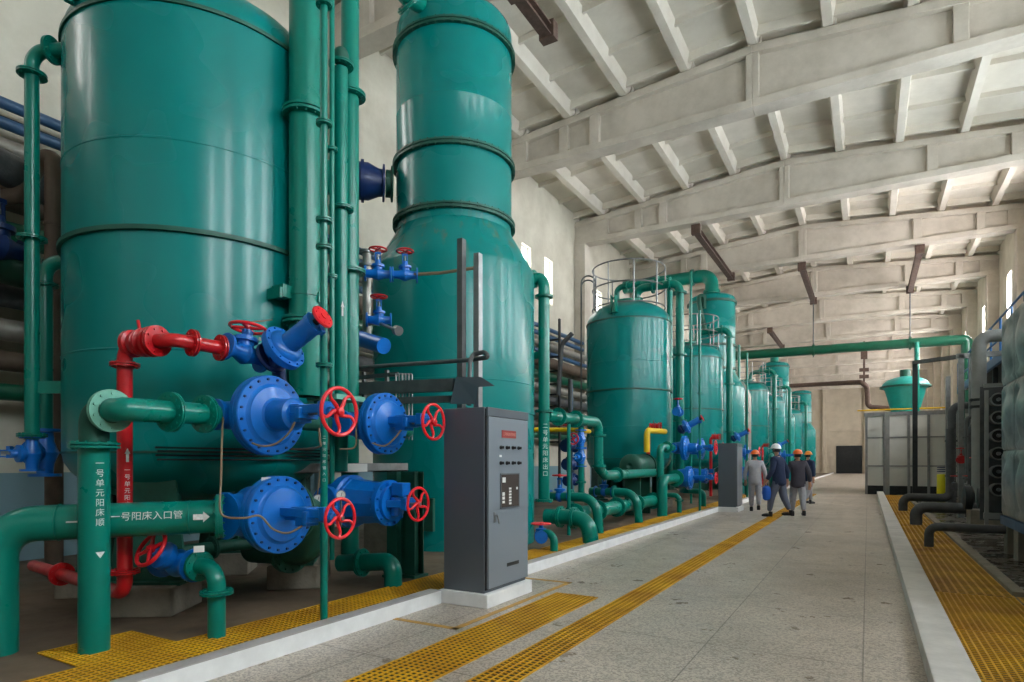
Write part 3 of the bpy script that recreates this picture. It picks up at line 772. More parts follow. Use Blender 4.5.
vertical_text('一号单元阳床顺', V((fat.x, fat.y, 1.37)), o2, .1, .058, .07, P1)
rt = V((0, 0, 1)).cross(o2).normalized()
B().add([V((fat.x, fat.y, .75)) + o2 * .103 + rt * p[0] + V((0, 0, p[1])) for p in ((0, -.035), (.03, .01), (-.03, .01))], [(0, 1, 2)]).build('arrow_marking', LETTER, P1, smooth=False)
pipe('elbow_pipe', 'dark green elbow joining the fat vertical pipe to the pale front flange', [vert(fat, 1.535), vert(fat, 1.76), V((-4.66, 2.36, 1.765))], .095, TEALD, fillet=.14)
UP = pipe('inlet_pipe', 'short green pipe with pale front flange feeding the upper blue valve', [(-4.66, 2.36, 1.765), (-4.5, 2.36, 1.77), (-4.6, 3.13, 1.785)], .084, fillet=.15,
          fl=[((-4.548, 2.72, 1.777), (-.13, 1, .02)), ((-4.585, 3.02, 1.783), (-.13, 1, .02))], FR=.152, bolts=12)
B().flange((-4.665, 2.36, 1.765), (1, 0, 0), .09, R=.152, bolts=10, seg=36).build('front_flange', MINT, UP, label='pale mint front flange')
# inlet pipe to the lower valve
a, c = V((-5.4, 1.96, .95)), V((-4.5, 3.1, .965))
dr = (c - a).normalized()
IN = pipe('inlet_pipe', 'fat horizontal green inlet pipe with white lettering and arrow, lower left', [(a.x, a.y, .03), a, c + V((0, .02, 0))], .131, fillet=.24, fl=[(c + dr * .0, dr)], FR=.176, bolts=12, seg=28)
oi = V((-a.y, 0, 0)); mid = a.lerp(c, .42)
outp = (V((0, 0, EYE)) - mid); outp = (outp - dr * outp.dot(dr)).normalized()
vs, fs = text_mesh('一号阳床入口管', .069)
p0 = a.lerp(c, .495)
wrap(vs, fs, p0 , dr, outp, .131).build('lettering', LETTER, IN, smooth=False)
vs, fs = arrow(.115, .085)
wrap(vs, fs, a.lerp(c, .875), dr, outp, .131).build('arrow_marking', LETTER, IN, smooth=False)
vs = [V((0, -.006, 0)), V((.15, -.006, 0)), V((.15, .006, 0)), V((0, .006, 0))]
wrap(vs, [[0, 1, 2, 3]], a.lerp(c, .31), dr, outp, .131).build('paint_stroke', LETTER, IN, smooth=False)
B().lathe([(.132, -.006), (.137, -.003), (.137, .003), (.132, .006)], a.lerp(c, .26), dr, 32, close=False).build('weld_seam', TEALP, IN)
B().lathe([(.132, -.006), (.137, -.003), (.137, .003), (.132, .006)], a.lerp(c, .85), dr, 32, close=False).build('weld_seam', TEALP, IN)
# outlet under the lower valve
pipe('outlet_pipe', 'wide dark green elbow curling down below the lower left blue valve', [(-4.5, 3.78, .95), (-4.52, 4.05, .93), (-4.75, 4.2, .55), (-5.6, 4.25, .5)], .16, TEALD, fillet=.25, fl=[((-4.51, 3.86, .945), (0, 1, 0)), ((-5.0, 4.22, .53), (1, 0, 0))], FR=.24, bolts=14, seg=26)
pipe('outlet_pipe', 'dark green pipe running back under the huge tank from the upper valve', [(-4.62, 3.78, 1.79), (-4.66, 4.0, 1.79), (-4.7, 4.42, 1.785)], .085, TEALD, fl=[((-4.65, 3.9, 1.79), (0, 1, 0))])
pipe('outlet_pipe', 'green pipe stub to the right of the upper right blue valve', [(-4.5, 5.03, 1.785), (-4.5, 5.45, 1.76), (-5.3, 5.75, 1.74)], .085, TEALP, fillet=.15, fl=[((-4.5, 5.1, 1.785), (0, 1, 0))])
B().box((-5.95, 6.75, .36), (.5, .5, .66)).build('concrete_pedestal', CONC, label='tall grey concrete block behind the faceted blue valve', cat='pedestal', smooth=False, bevel=.01)
# red line
rv = V((-5.17, 2.72, .42))
RP = pipe('red_pipe', 'upright red pipe with lettering between the fat green pipe and the tank', [(-7.4, 3.0, .34), (-5.17, 2.72, .34), (-5.17, 2.72, 2.33), (-4.95, 2.76, 2.35)], .056, RED, fillet=.12,
          fl=[(vert(rv, .52), (0, 0, 1)), (vert(rv, 2.18), (0, 0, 1)), ((-6.6, 2.9, .34), (1, -.12, 0))], FR=.108)
vertical_text('一号单元阳床酸', V((rv.x, rv.y, 1.32)), to_cam(rv, 18), .056, .045, .055, RP)
a_, f_ = arrow(.11, .07); o3 = to_cam(rv, 18); r3 = V((0, 0, 1)).cross(o3).normalized()
B().add([V((rv.x, rv.y, 1.4)) + o3 * .0585 + r3 * (p.y * .6) + V((0, 0, p.x)) for p in a_], f_).build('arrow_marking', LETTER, RP, smooth=False)
t = thing('check_valve', 'ribbed red check valve at the top of the upright red pipe', 'valve', (-5.0, 2.76, 2.24))
g = B(); g.lathe([(.07, -.02), (.11, -.02), (.11, .02), (.085, .03), (.1, .06), (.1, .09), (.085, .1), (.085, .12), (.115, .13), (.115, .15), (.09, .16), (.09, .2), (.12, .21), (.12, .235), (.06, .24)], (-5.12, 2.75, 2.35), (1, .16, 0), 32).build('body', RED, t)
B().flange((-4.84, 2.79, 2.352), (1, .16, 0), .06, R=.122, bolts=8).build('flange', RED, t)
B().bar((-5.03, 2.76, 2.45), (-5.02, 2.74, 2.53), .015, .02).build('tag', RED, t)
pipe('red_pipe', 'red pipe elbowing from the check valve to the small upper blue valve', [(-4.84, 2.79, 2.352), (-4.68, 2.82, 2.352), (-4.64, 3.22, 2.345)], .055, RED, fillet=.11, fl=[((-4.665, 2.97, 2.35), (.1, 1, 0)), ((-4.642, 3.2, 2.345), (.1, 1, 0))], FR=.108)
small_valve('small blue valve with flat red handwheel between red pipe and angled valve', (-4.62, 3.41, 2.33), rot=.05, s=1.15, wR=.125, tilt=-.16, hs=.62)
# angled actuator valve
t = local_thing('angle_valve', 'blue angled valve tilted upward with a red end disc beside the tall pipe', 'valve', None)
B().lathe([(.12, -.1), (.13, -.03), (.2, -.03), (.2, .0), (.2, .03), (.155, .035), (.145, .06), (.1, .09), (.09, .09), (.088, .36), (.098, .36), (.098, .4), (.05, .4)], (0, 0, 0), (0, 0, 1), 40, close=True).bolts((0, 0, 0), (0, 0, 1), .18, 12, .009, .09).build('bonnet', BLUE, t)
B().tube([(0, 0, -.02), (0, 0, -.12), (-.06, 0, -.16)], .12, 24).lathe([(.14, -.02), (.15, .0), (.14, .02)], (0, 0, -.16), (0, 0, 1), 24).build('body', BLUED, t)
B().cyl((0, 0, .4), (0, 0, .47), .03, 12).build('stem', BLACK, t)
B().lathe([(.01, .47), (.1, .47), (.105, .48), (.1, .495), (.03, .5), (.03, .51), (0.001, .51)], (0, 0, 0), (0, 0, 1), 32).bolts((0, 0, .485), (0, 0, 1), .075, 8, .007, .035).build('end_disc', WHEELRED, t, label='red end disc')
B().box((.02, -.08, .4), (.05, .05, .05)).build('limit_switch', BLUE, t)
place(t, (-4.36, 3.6, 2.38), V((.86, .1, .47)).to_track_quat('Z', 'Y').to_euler())
pipe('elbow_pipe', 'dark blue flanged elbow under the angled valve', [(-4.62, 3.6, 2.345), (-4.62, 3.75, 2.345), (-4.62, 3.78, 2.1), (-4.75, 3.85, 2.0)], .06, BLUED, fillet=.1, fl=[((-4.62, 3.62, 2.345), (0, 1, 0))], FR=.11)
# small drain with tilted red wheel
pipe('drain_pipe', 'short green drain elbow with white arrow standing in the yellow grating', [(-4.75, 3.0, .57), (-4.4, 3.0, .57), (-4.4, 3.0, .03)], .066, fillet=.14, fl=[((-4.62, 3.0, .57), (1, 0, 0)), ((-4.4, 3.0, .385), (0, 0, 1))], FR=.122, bolts=8)
a_, f_ = arrow(.09, .07)
o4 = to_cam((-4.4, 3.0), 15); r4 = V((0, 0, 1)).cross(o4).normalized()
small_valve('small blue valve with tilted red handwheel beneath the lettered inlet pipe', (-4.9, 3.0, .57), rot=PI / 2, s=1.35, wR=.105, roll=-1.0, hs=.62)
bpy.context.view_layer.update()
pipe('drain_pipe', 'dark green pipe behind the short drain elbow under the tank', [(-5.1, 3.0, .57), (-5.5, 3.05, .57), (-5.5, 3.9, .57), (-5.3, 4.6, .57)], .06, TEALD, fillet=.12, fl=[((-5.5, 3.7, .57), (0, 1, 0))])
# pipe elbow going down into the grating beyond
pipe('drain_pipe', 'green drain elbow dipping into the grating below the faceted valve', [W(340, 563, 7.1), W(372, 562, 6.95), vert(W(393, 566, 6.8), .3), vert(W(393, 566, 6.8), .03)], .1, TEALP, fillet=.22, fl=[(W(362, 562.5, 7.0), W(372, 562, 6.95) - W(340, 563, 7.1))], FR=.16)
# slender riser from the grating, right to the top of the picture
th = V((-4.03, 3.75, .035))
SL = pipe('riser_pipe', 'slender green riser in front of the valves running up out of the picture', [th, vert(th, 6.2)], .031, fl=[(vert(th, z), (0, 0, 1)) for z in (5.32, 4.3, 3.47, 3.24, 2.23)], FR=.068, bolts=6, seg=14)
vertical_text('二单元取样管入口', V((th.x, th.y, 1.6)), to_cam(th, 4), .031, .03, .052, SL)
# tall risers
q = V((-4.83, 4.25, 0))
TP = pipe('riser_pipe', 'thickest tall green riser standing against the huge tank side', [vert(q, 2.05), vert(q, 7.2)], .152, TEALP, fl=[(vert(q, 4.84), (0, 0, 1)), (vert(q, 2.79), (0, 0, 1))], FR=.215, bolts=14, seg=32)
B().lathe([(.1, 0), (.152, .0)], vert(q, 2.05), (0, 0, 1), 24).build('bottom_cap', TEALD, TP)
g = B(); g.lathe([(.153, -.02), (.16, -.02), (.16, .02), (.153, .02)], vert(q, 3.05), (0, 0, 1), 32, close=False); g.box(vert(q, 3.05) + V((-.1, -.2, -.0)), (.16, .1, .12)).box(vert(q, 3.05) + V((-.16, -.28, -.03)), (.3, .03, .1)).box(vert(q, 3.05) + V((.16, .04, -.03)), (.02, .04, .1)).build('clamp_bracket', TEALP, TP, smooth=False)
for px_, d_, r_, zt, zb, fz, lab in ((317.5, 6.45, .036, 7.4, 1.9, (), 'slim green riser touching the right side of the thickest riser'),
                               (332, 6.3, .026, 6.9, .4, (4.6, 3.3), 'slimmest green riser behind the slender flanged one'),
                               (341, 6.6, .072, 5.62, 1.3, (5.66, 4.12), 'medium green riser with domed cap ending below the roof'),
                               (350, 7.3, .105, 8.6, .2, (5.75, 3.66), 'thick green riser at the right end of the riser cluster')):
    p = W(px_, 300, d_)
    o = pipe('riser_pipe', lab, [vert(p, zb), vert(p, zt)], r_, TEALP, fl=[(vert(p, z), (0, 0, 1)) for z in fz], FR=r_ * 1.55 + .02, bolts=10)
    if 'domed' in lab:
        B().lathe([(.085, 0), (.085, .05)] + [(.085 * math.cos(PI / 2 * i / 6), .05 + .1 * math.sin(PI / 2 * i / 6)) for i in range(1, 7)], vert(p, 5.7), (0, 0, 1), 28).build('domed_cap', TEALD, o)
        a_, f_ = arrow(.16, .07); oo = to_cam(p, 12); rr = V((0, 0, 1)).cross(oo).normalized()
        B().add([V((p.x, p.y, 2.95)) + oo * .076 + rr * (k.y * .5) + V((0, 0, k.x)) for k in a_], f_).build('arrow_marking', LETTER, o, smooth=False)
# white instrument pipe
p = W(367, 300, 8.2)
pipe('instrument_pipe', 'white upright instrument pipe left of the tallest column', [vert(p, 2.95), vert(p, 4.2)], .058, SILVERP, fl=[(vert(p, 4.02), (0, 0, 1)), (vert(p, 4.2), (0, 0, 1)), (vert(p, 3.0), (0, 0, 1))], fm=STEEL, FR=.1, bolts=6)
small_valve('little blue valve high on the white instrument pipe, beside the riser cluster', W(378, 274, 8.0), rot=-.9, s=1.0, wm=RED, group='little instrument valves')
small_valve('little blue valve on the thin brown line across the column face', W(405, 275, 7.4), rot=-.9, s=.9, wm=RED, group='little instrument valves')
small_valve('little blue valve at the foot of the white instrument pipe', W(379, 320, 8.0), rot=-.9, s=.95, wm=RED, group='little instrument valves')
B().tube([W(366, 325, 8.2), W(379, 323, 8.0), W(398, 331, 7.6)], .02, 10).cyl(W(396, 330, 7.62), W(399, 331, 7.56), .06, 12).build('instrument_line', STEEL, label='short grey pipe stub from the lower instrument valve', cat='pipe')
t = thing('actuator', 'blue horizontal cylinder actuator under the instrument valves', 'actuator', W(373, 350, 7.9))
B().cyl(W(361, 339, 8.0), W(384, 346, 7.6), .1, 24).build('cylinder_body', BLUE, t); B().lathe([(.03, 0), (.11, 0), (.11, .04), (.03, .04)], W(361, 339, 8.0), W(361, 339, 8.0) - W(384, 346, 7.6), 20).build('end_plate', BLUED, t)
pipe('instrument_line', 'thin brown line running from the little valve across the column face', [W(405, 275, 7.4), W(440, 273, 7.35), W(474, 268, 7.3), W(480, 262, 7.3)], .02, CABLE, fillet=.04, seg=8)
# channel uprights and bent rail in front of the column
B().box2((WY(461.5, 300, 5.76).x - .035, 5.72, .03), (WY(461.5, 300, 5.76).x + .035, 5.8, 3.93)).build('channel_post', STEELD, label='tall grey steel channel upright above the cabinet, left of two', cat='steel channel', smooth=False)
B().box2((WY(478, 300, 5.89).x - .035, 5.85, .03), (WY(478, 300, 5.89).x + .035, 5.93, 3.78)).build('channel_post', STEEL, label='shorter pale steel channel upright above the cabinet, right of two', cat='steel channel', smooth=False)
t = thing('service_platform', 'grey steel platform frame and bent handrail beside the cabinet top', 'steel frame', (-4.2, 5.9, 1.9))
g = B(); g.bar(W(352, 389, 7.6), W(455, 385, 6.9), .1, .14); g.bar(W(352, 402, 7.6), W(452, 399, 6.9), .08, .07); g.build('channel_beam', STEELD, t, smooth=False)
B().add([W(450, 404, 6.5), W(456, 377, 6.5), W(481, 377, 6.3), W(495, 386, 6.2), W(478, 387, 6.3), W(476, 404, 6.3)] + [W(450, 404, 6.9), W(456, 377, 6.9), W(481, 377, 6.7), W(495, 386, 6.6), W(478, 387, 6.7), W(476, 404, 6.7)],
        [(0, 1, 2, 3, 4, 5), (11, 10, 9, 8, 7, 6)] + [(i, (i + 1) % 6, 6 + (i + 1) % 6, 6 + i) for i in range(6)]).build('cable_duct', CABG, t, smooth=False)
B().tube([W(352, 368, 7.7), W(470, 360, 6.7), W(490, 357, 6.4), W(484, 352, 6.5), W(473, 354, 6.55), W(470, 362, 6.5), W(469, 405, 6.4)], .024, 10, .05).build('handrail', STEELD, t)
g = B()
for i in range(6): g.tube([W(395 + i * 3.2 - (8 if i % 2 else 0), 374, 7.4), W(396 + i * 3.2, 374, 7.3), W(396 + i * 3.2, 440, 7.2)], .011, 6, .03)
g.build('conduit_bundle', STEEL, label='bundle of thin vertical conduits beside the upper right blue valve', cat='conduits', smooth=True)
g = B()
for yy in (378, 393, 408): g.bar(W(356, yy, 7.9), W(398, yy - 4, 7.5), .03, .05)
g.bar(W(387, 370, 7.6), W(387, 408, 7.6), .04, .04); g.bar(W(364, 372, 7.9), W(364, 410, 7.9), .04, .04); g.build('cable_ladder', STEELD, label='small grey cable ladder between riser cluster and conduit bundle', cat='cable ladder', smooth=False)
# shelf channel, post
t = thing('cable_tray', 'pale steel cable tray shelf between the upper and lower blue valves', 'cable tray', (-5.15, 5.0, 1.27))
B().box2((-5.16, 4.1, 1.28), (-5.14, 6.2, 1.385)).box2((-5.4, 4.1, 1.28), (-5.14, 6.2, 1.295)).build('tray_channel', STEEL, t, smooth=False)
B().box2((-5.139, 5.1, 1.285), (-5.135, 5.45, 1.38)).build('tray_joint_plate', WHITE, t, smooth=False)
for x, lab in ((392, 'dark green steel post under the tray, left of two'), (410, 'dark green steel post under the tray, right of two')):
    p = W(x, 500, 7.3)
    g = B(); g.box((p.x, p.y, .66), (.15, .012, 1.25)).box((p.x, p.y + .16, .66), (.15, .012, 1.25)).box((p.x, p.y + .08, .66), (.012, .16, 1.25)).box((p.x, p.y + .08, .045), (.22, .26, .03))
    g.build('steel_post', TEALD, label=lab, cat='steel post', smooth=False)
B().box2((-4.92, 4.35, 2.02), (-4.5, 4.75, 2.07)).build('bracket_plate', MINT, label='pale green bracket plate below the tall risers', cat='bracket', smooth=False)
# gauges
for px_, py_, lab in ((318, 499, 'round white pressure gauge beside the slender riser, left of two'), (341, 495, 'round white pressure gauge behind the lower red handwheel')):
    c = W(px_, py_, 5.9); ax = (V((0, 0, EYE)) - c).normalized(); ax.z = 0; ax.normalize()
    t = thing('pressure_gauge', lab, 'gauge', c, group='round white pressure gauges')
    B().lathe([(.0, -.03), (.046, -.03), (.046, .012), (.04, .012)], c, ax, 24, close=False).build('case', STEEL, t)
    B().lathe([(0, .006), (.041, .006)], c, ax, 24, close=False).build('dial', WHITE, t)
    B().bar(c + ax * .009 + V((0, 0, -.01)), c + ax * .009 + V((.015, 0, .025)), .004, .003).build('needle', BLACK, t)
    B().cyl(c - V((0, 0, .046)), c - V((0, 0, .3)), .01, 8).build('stem', STEELD, t)
# small tags
def tag_plate(px_, py_, d, w, h, lab):
    c = W(px_, py_, d); n = (V((0, 0, EYE)) - c); n.z *= .3; n.normalize()
    R = n.to_track_quat('Y', 'Z').to_matrix()
    B().box(c, (w, .006, h), R).build('label_tag', WHITE, label=lab, cat='tag', smooth=False)
tag_plate(199, 549, 4.78, .075, .05, 'small blank white tag above the short green drain elbow')
tag_plate(266, 480, 5.0, .07, .045, 'small blank white tag on top of the lower left blue valve')
tag_plate(262, 339, 5.25, .05, .03, 'small blank white tag between the small and the angled valve')
g = B()
for k, (dz, dx) in enumerate(((0, 0), (.035, .02), (.07, .0), (.1, .03))):
    g.cyl((-5.03 - dx, 2.9, 1.42 + dz), (-5.0 - dx, 5.0, 1.42 + dz), .009, 6)
g.build('cable_bundle', DARKST, label='bundle of thin dark cables strung level under the huge tank side', cat='cables')
# tan cables
def cable(lab, pts, r=.0085):
    P = [W(*p) for p in pts]; Q = []
    for i in range(len(P) - 1):
        a0 = P[max(i - 1, 0)]; a1 = P[i]; a2 = P[i + 1]; a3 = P[min(i + 2, len(P) - 1)]
        for k in range(6):
            s = k / 6; Q.append(.5 * ((2 * a1) + (a2 - a0) * s + (2 * a0 - 5 * a1 + 4 * a2 - a3) * s * s + (3 * a1 - a0 - 3 * a2 + a3) * s ** 3))
    Q.append(P[-1])
    B().tube(Q, r, 6).build('cable', CABLE, label=lab, cat='cable', group='tan instrument cables')
cable('tan cable dropping past the lettered pipe and looping over the lower left valve', [(232, 411, 5.1), (224, 415, 5.0), (222, 440, 4.85), (221, 480, 4.7), (220, 508, 4.6), (226, 517, 4.6), (245, 518, 4.62), (260, 516, 4.7), (273, 529, 4.78), (288, 533, 4.8), (302, 526, 4.86)])
cable('tan cable sagging across the face of the upper left valve', [(252, 443, 4.9), (262, 446, 4.88), (275, 444, 4.88), (288, 434, 4.86), (295, 422, 4.86)])
cable('tan cable sagging across the face of the upper right valve', [(372, 443, 5.95), (384, 446, 5.92), (394, 439, 5.9), (401, 430, 5.9)])
cable('tan conduit hooked down between the two upper valves', [(368, 421, 6.1), (358, 422, 6.05), (356, 430, 6.0), (355, 447, 6.0), (340, 449, 6.0)])
cable('tan conduit hanging below the barrel of the upper left valve', [(319, 428, 5.0), (320, 440, 5.0), (319, 447, 5.0), (300, 449, 5.3), (262, 449, 5.5)])
cable('thin black wire arched above the small upper blue valve', [(251, 325, 5.2), (251, 322, 5.2), (262, 321, 5.3), (272, 320, 5.5)], .006)
cable('thin wire hanging below the lower left gauge', [(320, 470, 5.9), (318, 490, 5.9), (317, 495, 5.9)], .006)

# ---------------------------------------------------------------- LEFT OF THE HUGE TANK
p = W(32, 70, 6.0)
LP = pipe('side_pipe', 'tall green pipe left of the huge tank with flanged elbow at its top', [vert(p, 1.62), vert(p, 5.4), V((-6.5, 3.1, 5.4))], .062, fillet=.14, fl=[(vert(p, 5.18), (0, 0, 1)), (vert(p, 3.58), (0, 0, 1)), (vert(p, 1.66), (0, 0, 1)), (vert(p, 5.4) + V((.2, .09, 0)), (V((-6.5, 3.1, 5.4)) - vert(p, 5.4)))], FR=.125)
B().bar(vert(p, 2.13), vert(p, 2.13) + V((.85, .5, 0)), .02, .12).build('pipe_bracket', TEALP, LP, smooth=False)
small_valve('blue valve hanging at the bottom of the tall green side pipe', vert(p, 1.48), rot=0, s=1.0, wheel=False, tilt=PI / 2)
p = W(45, 300, 6.6)
pipe('side_pipe', 'shorter green pipe with elbow tucked between side pipe and tank', [vert(p, 1.7), vert(p, 3.55), V((p.x + .5, p.y + .35, 3.55))], .072, fillet=.16, fl=[(vert(p, 3.3), (0, 0, 1))], FR=.125)
small_valve('blue valve with big round body behind the hanging side valve', vert(p, 1.5), rot=.4, s=1.5, wheel=False, tilt=PI / 2)
p = W(54, 200, 7.4)
pipe('brown_pipe', 'brown wrapped elbow pipe turning down behind the tall side pipe', [W(-20, 203, 7.3), W(20, 195, 7.4), W(42, 158, 7.4), W(54, 158, 7.4), vert(p, 3.6), vert(p, .1)], .095, BROWNP, fillet=.16, fl=[(vert(p, 4.25), (0, 0, 1)), (vert(p, 3.55), (0, 0, 1))], FR=.105, bolts=0)
pipe('brown_pipe', 'dark fat pipe entering from the left picture edge toward the tank', [W(-20, 156, 7.0), W(60, 196, 7.9)], .2, GREYINS)
small_valve('dark blue valve flange at the left picture edge behind the side pipe', W(-2, 246, 7.2), rot=.3, s=2.0, wheel=False, m=BLUED)
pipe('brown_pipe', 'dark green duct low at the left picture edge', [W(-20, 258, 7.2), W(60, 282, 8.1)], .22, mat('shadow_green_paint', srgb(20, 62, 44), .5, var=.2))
# pipe rack on the left wall
rack = [(6.1, .075, BLUEP, 'upper blue', -9.8), (5.84, .075, BLUEP, 'lower blue', -9.8), (5.97, .03, DARKST, 'thin dark', -9.95), (5.5, .12, SILVERP, 'silver clad', -9.75), (5.2, .075, BLUEP, 'slim grey-blue', -9.7),
        (4.85, .19, BROWNP, 'fat brown', -9.65), (4.35, .15, GREEN, 'deep green', -9.6), (3.95, .13, SILVERP, 'pale clad', -9.6), (3.55, .16, GREYINS, 'dark wrapped', -9.6), (3.1, .14, SILVERP, 'second pale clad', -9.6), (2.7, .13, BROWNP, 'lower brown', -9.6), (2.3, .11, GREEN, 'lowest green', -9.6)]
for z, r, m, nm, x in rack:
    pipe('wall_pipe', '%s pipe running along the left wall in the pipe rack' % nm, [(x, -4, z), (x, 80, z)], r, m, group='pipes in the rack on the left wall')
for i in range(12):
    y = 6.3 + i * 6.6
    g = B(); g.box((-9.36, y, 3.22), (.06, .1, 6.4))
    for z in (2.1, 2.5, 2.9, 3.35, 3.78, 4.15, 4.6, 5.1, 5.7): g.box((-9.76, y, z), (.76, .06, .06))
    g.build('pipe_rack_post', DARKST, label='dark steel rack post holding the pipes on the left wall', cat='rack post', group='pipe rack posts on the left wall', smooth=False)

# reducer at the column side
c0 = V((-6.27, 8.82, 6.02)); e = W(361, 181, 10.4); dirv = (e - c0); dirv.z = 0; Ld = dirv.length; dirv.normalize()
c0.z = e.z
t = thing('reducer', 'dark blue cone reducer between the riser cluster and the tallest column', 'pipe reducer', c0 + dirv * 1.3)
B().lathe([(.22, 1.06), (.29, 1.06), (.29, 1.09), (.22, 1.1), (.22, 1.18)], c0, dirv, 32, close=False).build('nozzle', TEALD, t)
B().lathe([(.2, 1.2), (.3, 1.2), (.3, 1.23), (.22, 1.235), (.225, 1.3), (.3, Ld - .12), (.3, Ld - .05), (.34, Ld - .05), (.34, Ld), (.3, Ld), (.3, Ld + .06)], c0, dirv, 40, close=False).build('cone_shell', BLUED, t)
pipe('branch_pipe', 'fat green pipe behind the riser cluster ending at the dark blue reducer', [c0 + dirv * (Ld + .02), c0 + dirv * (Ld + 1.0), c0 + dirv * (Ld + 1.0) - V((0, 0, 4))], .27, TEALP, fillet=.4)
pipe('branch_pipe', 'green pipe entering the head of the tallest column at the picture top', [c0 + V((.0, -.6, 2.75)) , W(405, -5, 9.5), W(380, -40, 9.2)], .13, TEALP, fillet=.1, fl=[(W(409, 3, 9.6), W(380, -40, 9.2) - W(409, 3, 9.6))])
# pipe at the corridor side of the column
p = W(544, 300, 10.9)
CPX = pipe('side_pipe', 'green pipe leaving the tallest column on its right side and dropping down', [V((-5.3, 9.6, 4.62)), V((p.x - .05, p.y + .0, 4.68)), vert(p, 4.5), vert(p, .75)], .1, TEALP, fillet=.22,
     fl=[(vert(p, 4.33), (0, 0, 1)), (vert(p, 2.3), (0, 0, 1)), (vert(p, .72), (0, 0, 1)), (V((-5.12, 9.62, 4.64)), (1, 0, 0))], FR=.16)
vertical_text('二号单元阳床出口', V((p.x, p.y, 2.0)), to_cam(p, 14), .1, .1, .12, CPX)
B().box(vert(p, 3.3) + V((-.18, 0, 0)), (.25, .04, .12)).build('pipe_bracket', TEALP, CPX, smooth=False)
B().cyl((-4.78, 10.35, .05), (-4.78, 10.35, 2.1), .035, 10).build('riser_pipe', TEALP, label='slim green riser just right of the column side pipe', cat='pipe')
# connection to next unit
pipe('branch_pipe', 'green flanged pipe bending from column side pipe down to floor level', [vert(p, 2.22) + V((.0, .1, 0)), (-4.83, 11.75, 2.22), (-4.83, 11.9, 2.1), (-4.83, 11.9, 1.3), (-4.8, 12.2, 1.12), (-4.8, 16.2, 1.12)], .105, TEALP, fillet=.2,
     fl=[((-4.87, 10.1, 2.22), (0, 1, 0)), ((-4.85, 10.8, 2.22), (0, 1, 0)), ((-4.83, 11.9, 1.95), (0, 0, 1)), ((-4.83, 11.9, 1.32), (0, 0, 1)), ((-4.8, 12.9, 1.12), (0, 1, 0))], FR=.165)
# floor manifold
pipe('manifold_pipe', 'low green header pipe with flanges lying behind the kerb', [(-4.72, 10.2, .42), (-4.72, 15.4, .42)], .14, TEALP, fl=[((-4.72, y, .42), (0, 1, 0)) for y in (10.5, 11.6, 12.7, 14.0, 15.3)], FR=.21, bolts=10)
f = W(587, 541, 10.2)
pipe('drain_pipe', 'wide green elbow bending into the grating nearest the column side pipe', [(-4.9, 9.66, .45), (-4.5, 9.66, .45), (-4.08, 9.6, .42), (-4.02, 9.6, .03)], .135, TEALP, fillet=.3, fl=[((-4.62, 9.66, .45), (1, 0, 0)), ((-4.36, 9.66, .44), (1, 0, 0))], FR=.19)
for i, (y, r) in enumerate(((10.95, .09), (13.3, .09))):
    pipe('drain_pipe', ('green hooped branch pipe arching over the low header, nearer one', 'green hooped branch pipe arching over the low header, farther one')[i], [(-5.6, y, .72), (-4.5, y, .72), (-4.42, y, .05)], r, TEALP, fillet=.32, fl=[((-5.0, y, .72), (1, 0, 0))], FR=.15)
    small_valve(('blue valve standing on the nearer hooped branch pipe', 'blue valve standing on the farther hooped branch pipe')[i], (-5.25, y, .72), rot=PI / 2, s=1.3)
small_valve('small blue valve with red handwheel near the floor right of the cabinet', W(541, 536, 9.6), rot=.5, s=1.0, wR=.15, hs=.6)
pipe('drain_pipe', 'small green drain elbow by the low red-wheeled valve', [W(541, 533, 9.6), W(549, 533, 9.5), W(554, 538, 9.4), vert(W(554, 545, 9.4), .03)], .06, TEALP, fillet=.1)
t0 = V((-4.95, 11.3, 0))
pipe('sample_pipe', 'slim green pipe carrying two stacked blue valves', [vert(t0, .7), vert(t0, 2.2)], .06, TEALP, fl=[(vert(t0, 1.0), (0, 0, 1))])
small_valve('upper of two stacked blue valves on the slim green pipe', vert(t0, 1.85), s=1.15, tilt=PI / 2, wheel=True, wR=.09)
small_valve('lower of two stacked blue valves on the slim green pipe', vert(t0, 1.5), s=1.15, tilt=PI / 2, wheel=False)
pipe('yellow_pipe', 'yellow pipe behind the stacked blue valves', [(-6.5, 11.6, 2.1), (-5.2, 11.75, 2.07), (-5.15, 12.2, 2.05)], .045, YPIPE)
pipe('yellow_pipe', 'yellow pipe lying near the floor before the railed tank', [(-4.9, 15.5, .42), (-4.9, 17.0, .42)], .07, YPIPE)
for i in range(3):
    pz = V((-5.6 - .35 * i, 12.2 + i * .8, 0))
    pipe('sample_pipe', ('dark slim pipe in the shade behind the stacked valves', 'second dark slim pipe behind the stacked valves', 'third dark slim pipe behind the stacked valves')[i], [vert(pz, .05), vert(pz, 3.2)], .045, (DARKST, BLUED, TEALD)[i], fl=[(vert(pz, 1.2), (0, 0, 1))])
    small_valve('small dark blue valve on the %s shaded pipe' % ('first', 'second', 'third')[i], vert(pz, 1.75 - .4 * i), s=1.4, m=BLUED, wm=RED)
# hooked pipe behind, against the wall pipes
pipe('vent_pipe', 'grey hooked pipe standing left of the railed tank ladder', [(-8.0, 16.6, 3.4), (-7.9, 16.6, 4.9), (-7.55, 16.6, 5.2)], .07, GREYINS, fillet=.3)

